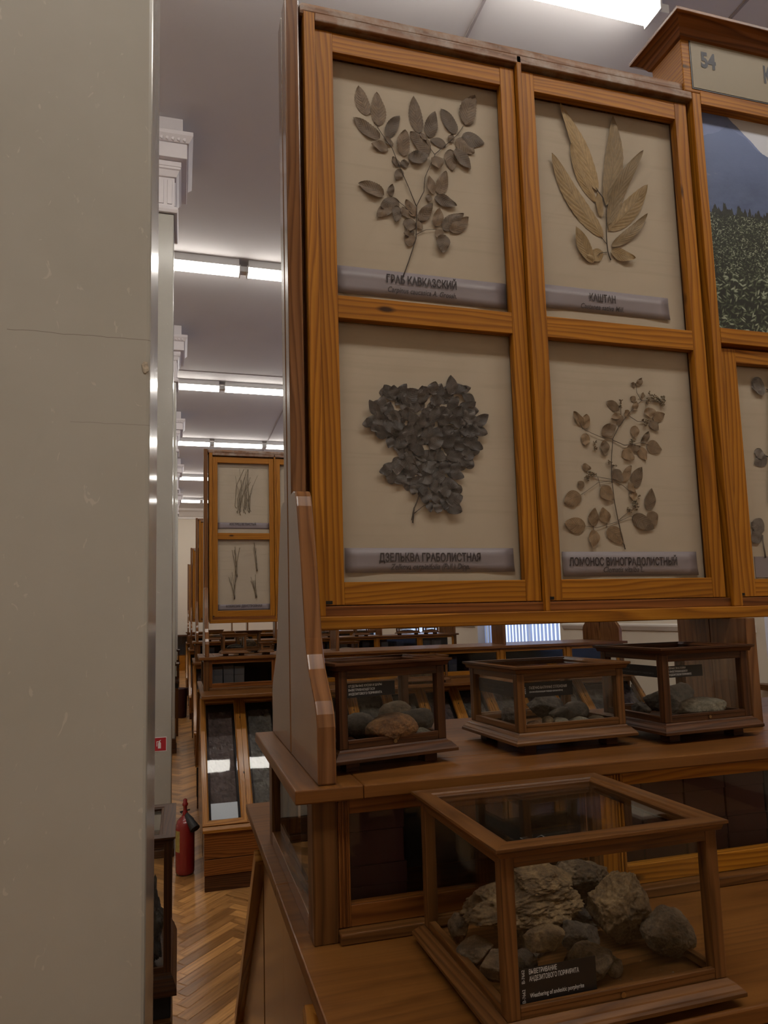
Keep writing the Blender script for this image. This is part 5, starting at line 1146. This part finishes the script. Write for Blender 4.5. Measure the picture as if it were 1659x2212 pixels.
for k, (x, w, h) in enumerate([(0.40, 0.2, 0.13), (0.70, 0.16, 0.11), (1.30, 0.2, 0.11), (1.68, 0.22, 0.13), (2.15, 0.2, 0.12), (2.75, 0.3, 0.10), (3.05, 0.2, 0.10)]):
    far_case('glass case, %s from the left on the third cabinet shelf' % nm2[k], w, 0.14, h, x, 8.14, T, 'oak_case', GC, 0.0, ('dark stone', 0.0, 0.6, 0.3, 'rock_dark'))

# ------------------------------------------------------------------ fire extinguisher
def extinguisher(label, loc, rz=0.0):
    t = thing('fire_extinguisher', label, 'fire extinguisher', loc, rz, 'fire extinguishers')
    MB()._lathe([(0.0, 0.004), (0.050, 0.004), (0.055, 0.014), (0.0555, 0.03), (0.0555, 0.262), (0.053, 0.285), (0.045, 0.306), (0.032, 0.320), (0.021, 0.327), (0.020, 0.334), (0.0, 0.334)], 0, 0, 36).build('cylinder', M['ext_red'], t, 0, True)
    MB()._lathe([(0.0, 0.0), (0.048, 0.0), (0.049, 0.006), (0.0, 0.006)], 0, 0, 30).build('base_ring', M['rubber'], t)
    MB()._lathe([(0.0, 0.33), (0.014, 0.33), (0.016, 0.338), (0.016, 0.352), (0.012, 0.358), (0.011, 0.385), (0.017, 0.392), (0.017, 0.402), (0.012, 0.408), (0.012, 0.424), (0.006, 0.43), (0, 0.43)], 0, 0, 20).build('valve', M['ext_red'], t, 0, True)
    MB().tube([(-0.02, 0, 0.345), (-0.03, 0.0, 0.352), (0.028, 0, 0.366)], 0.0045, 8).build('lever', M['iron'], t)
    MB().tube([(0.012, -0.006, 0.345), (0.03, -0.02, 0.336), (0.055, -0.03, 0.318)], 0.008, 8).tube([(0.012, -0.010, 0.338), (0.040, -0.034, 0.312), (0.078, -0.060, 0.272)], [0.013, 0.021, 0.030], 22).build('horn', M['rubber'], t, 0, False)
    MB().tube([(0.078, -0.0602, 0.2719), (0.0784, -0.0606, 0.2714)], 0.0275, 22).build('horn_mouth', M['gap_shade'], t)
    lb = MB(); n = 14
    for i in range(n):
        a0, a1 = math.radians(175 + i * 5.6), math.radians(175 + (i + 1) * 5.6); R = 0.0560
        lb._add([(R * math.cos(a0), R * math.sin(a0), 0.135), (R * math.cos(a1), R * math.sin(a1), 0.135), (R * math.cos(a1), R * math.sin(a1), 0.255), (R * math.cos(a0), R * math.sin(a0), 0.255)], [(0, 1, 2, 3)], [[(0, 0)] * 4])
    lb.build('label', M['label_yellow'], t, 0, True)
extinguisher('red fire extinguisher with black horn standing on the parquet by the second cabinet', (0.036, 4.37, 0), -0.3)
bn = thing('waste_bin', 'dark maroon bin standing far down the aisle', 'bin', (-0.0, 11.2, 0))
MB()._lathe([(0.0, 0.0), (0.095, 0.0), (0.11, 0.01), (0.125, 0.42), (0.13, 0.43), (0.13, 0.44), (0.118, 0.44), (0.10, 0.02), (0, 0.02)], 0, 0, 28).build('bucket', M['binred'], bn, 0, True)
MB()._lathe([(0.126, 0.436), (0.135, 0.436), (0.135, 0.446), (0.126, 0.446), (0.126, 0.436)], 0, 0, 28).build('rim', M['binred'], bn, 0, True)

# ------------------------------------------------------------------ tall glass case on a stand between the pillars
def stand_case(label, x1, y0, zt, w, d, h, stone):
    cx, cy = x1 - w / 2, y0 + d / 2; zb0 = zt - h
    tb = thing('case_stand', 'dark wooden stand under the ' + label, 'stand', (cx, cy, 0), 0, 'case stands')
    for sx in (-1, 1):
        for sy in (-1, 1):
            MB().box(sx * (w / 2 - 0.03) - 0.018, sx * (w / 2 - 0.03) + 0.018, sy * (d / 2 - 0.03) - 0.018, sy * (d / 2 - 0.03) + 0.018, 0, zb0 - 0.10, 2).build('leg', M['oak_case'], tb, 0.002)
    MB().box(-w / 2 + 0.01, w / 2 - 0.012, -d / 2 + 0.005, d / 2 - 0.005, zb0 - 0.10, zb0 - 0.055).build('apron', M['oak_case'], tb, 0.002)
    MB().box(-w / 2 + 0.012, w / 2 - 0.014, -d / 2 + 0.02, d / 2 - 0.02, zb0 - 0.055, zb0).build('top_board', M['gap_shade'], tb, 0.002)
    make_case(label, w, d, h, (cx, cy, zb0), 0, M['walnut'], feet=0.004, base_h=0.05, post=0.018, lid_w=0.036, group='tall glass cases by the pillars', lock=False)
    return cx, cy, zb0
cx, cy, zb0 = stand_case('tall glass case half hidden by the near pillar', -0.004, 1.83, 0.955, 0.36, 0.34, 0.375, None)
cs = MB()
rock('dark twisted carved stone inside the tall glass case by the near pillar', -0.075, 1.93, zb0 + 0.038, (0.09, 0.10, 0.215), 301, 'rock_dark', None, 5, 0.45)
stand_case('low glass case far down the aisle by the third pillar', -0.0, 9.4, 0.93, 0.36, 0.4, 0.26, None)
stand_case('low glass case near the fourth pillar, far down the aisle', 0.01, 12.6, 0.98, 0.36, 0.4, 0.26, None)

# wall vitrine at the far end of the aisle
wv = thing('wall_vitrine', 'dark framed glass vitrine standing against the end wall', 'vitrine', (0.25, 21.9, 0))
MB().box(-0.6, 0.6, -0.35, 0.35, 0, 0.45).build('base_cabinet', M['pine'], wv, 0.003)
f = MB()
for x in (-0.6, -0.02, 0.56): f.box(x, x + 0.04, -0.35, -0.31, 0.45, 1.02, 2)
f.box(-0.6, 0.6, -0.352, -0.308, 0.45, 0.48, 0); f.box(-0.62, 0.62, -0.37, 0.36, 1.02, 1.06, 0)
f.build('frame', M['walnut'], wv, 0.002)
MB().box(-0.57, 0.57, -0.332, -0.328, 0.48, 1.02).build('glass_pane', M['glass'], wv)
MB().box(-0.58, 0.58, 0.30, 0.33, 0.45, 1.02).build('back_board', M['greybox'], wv)
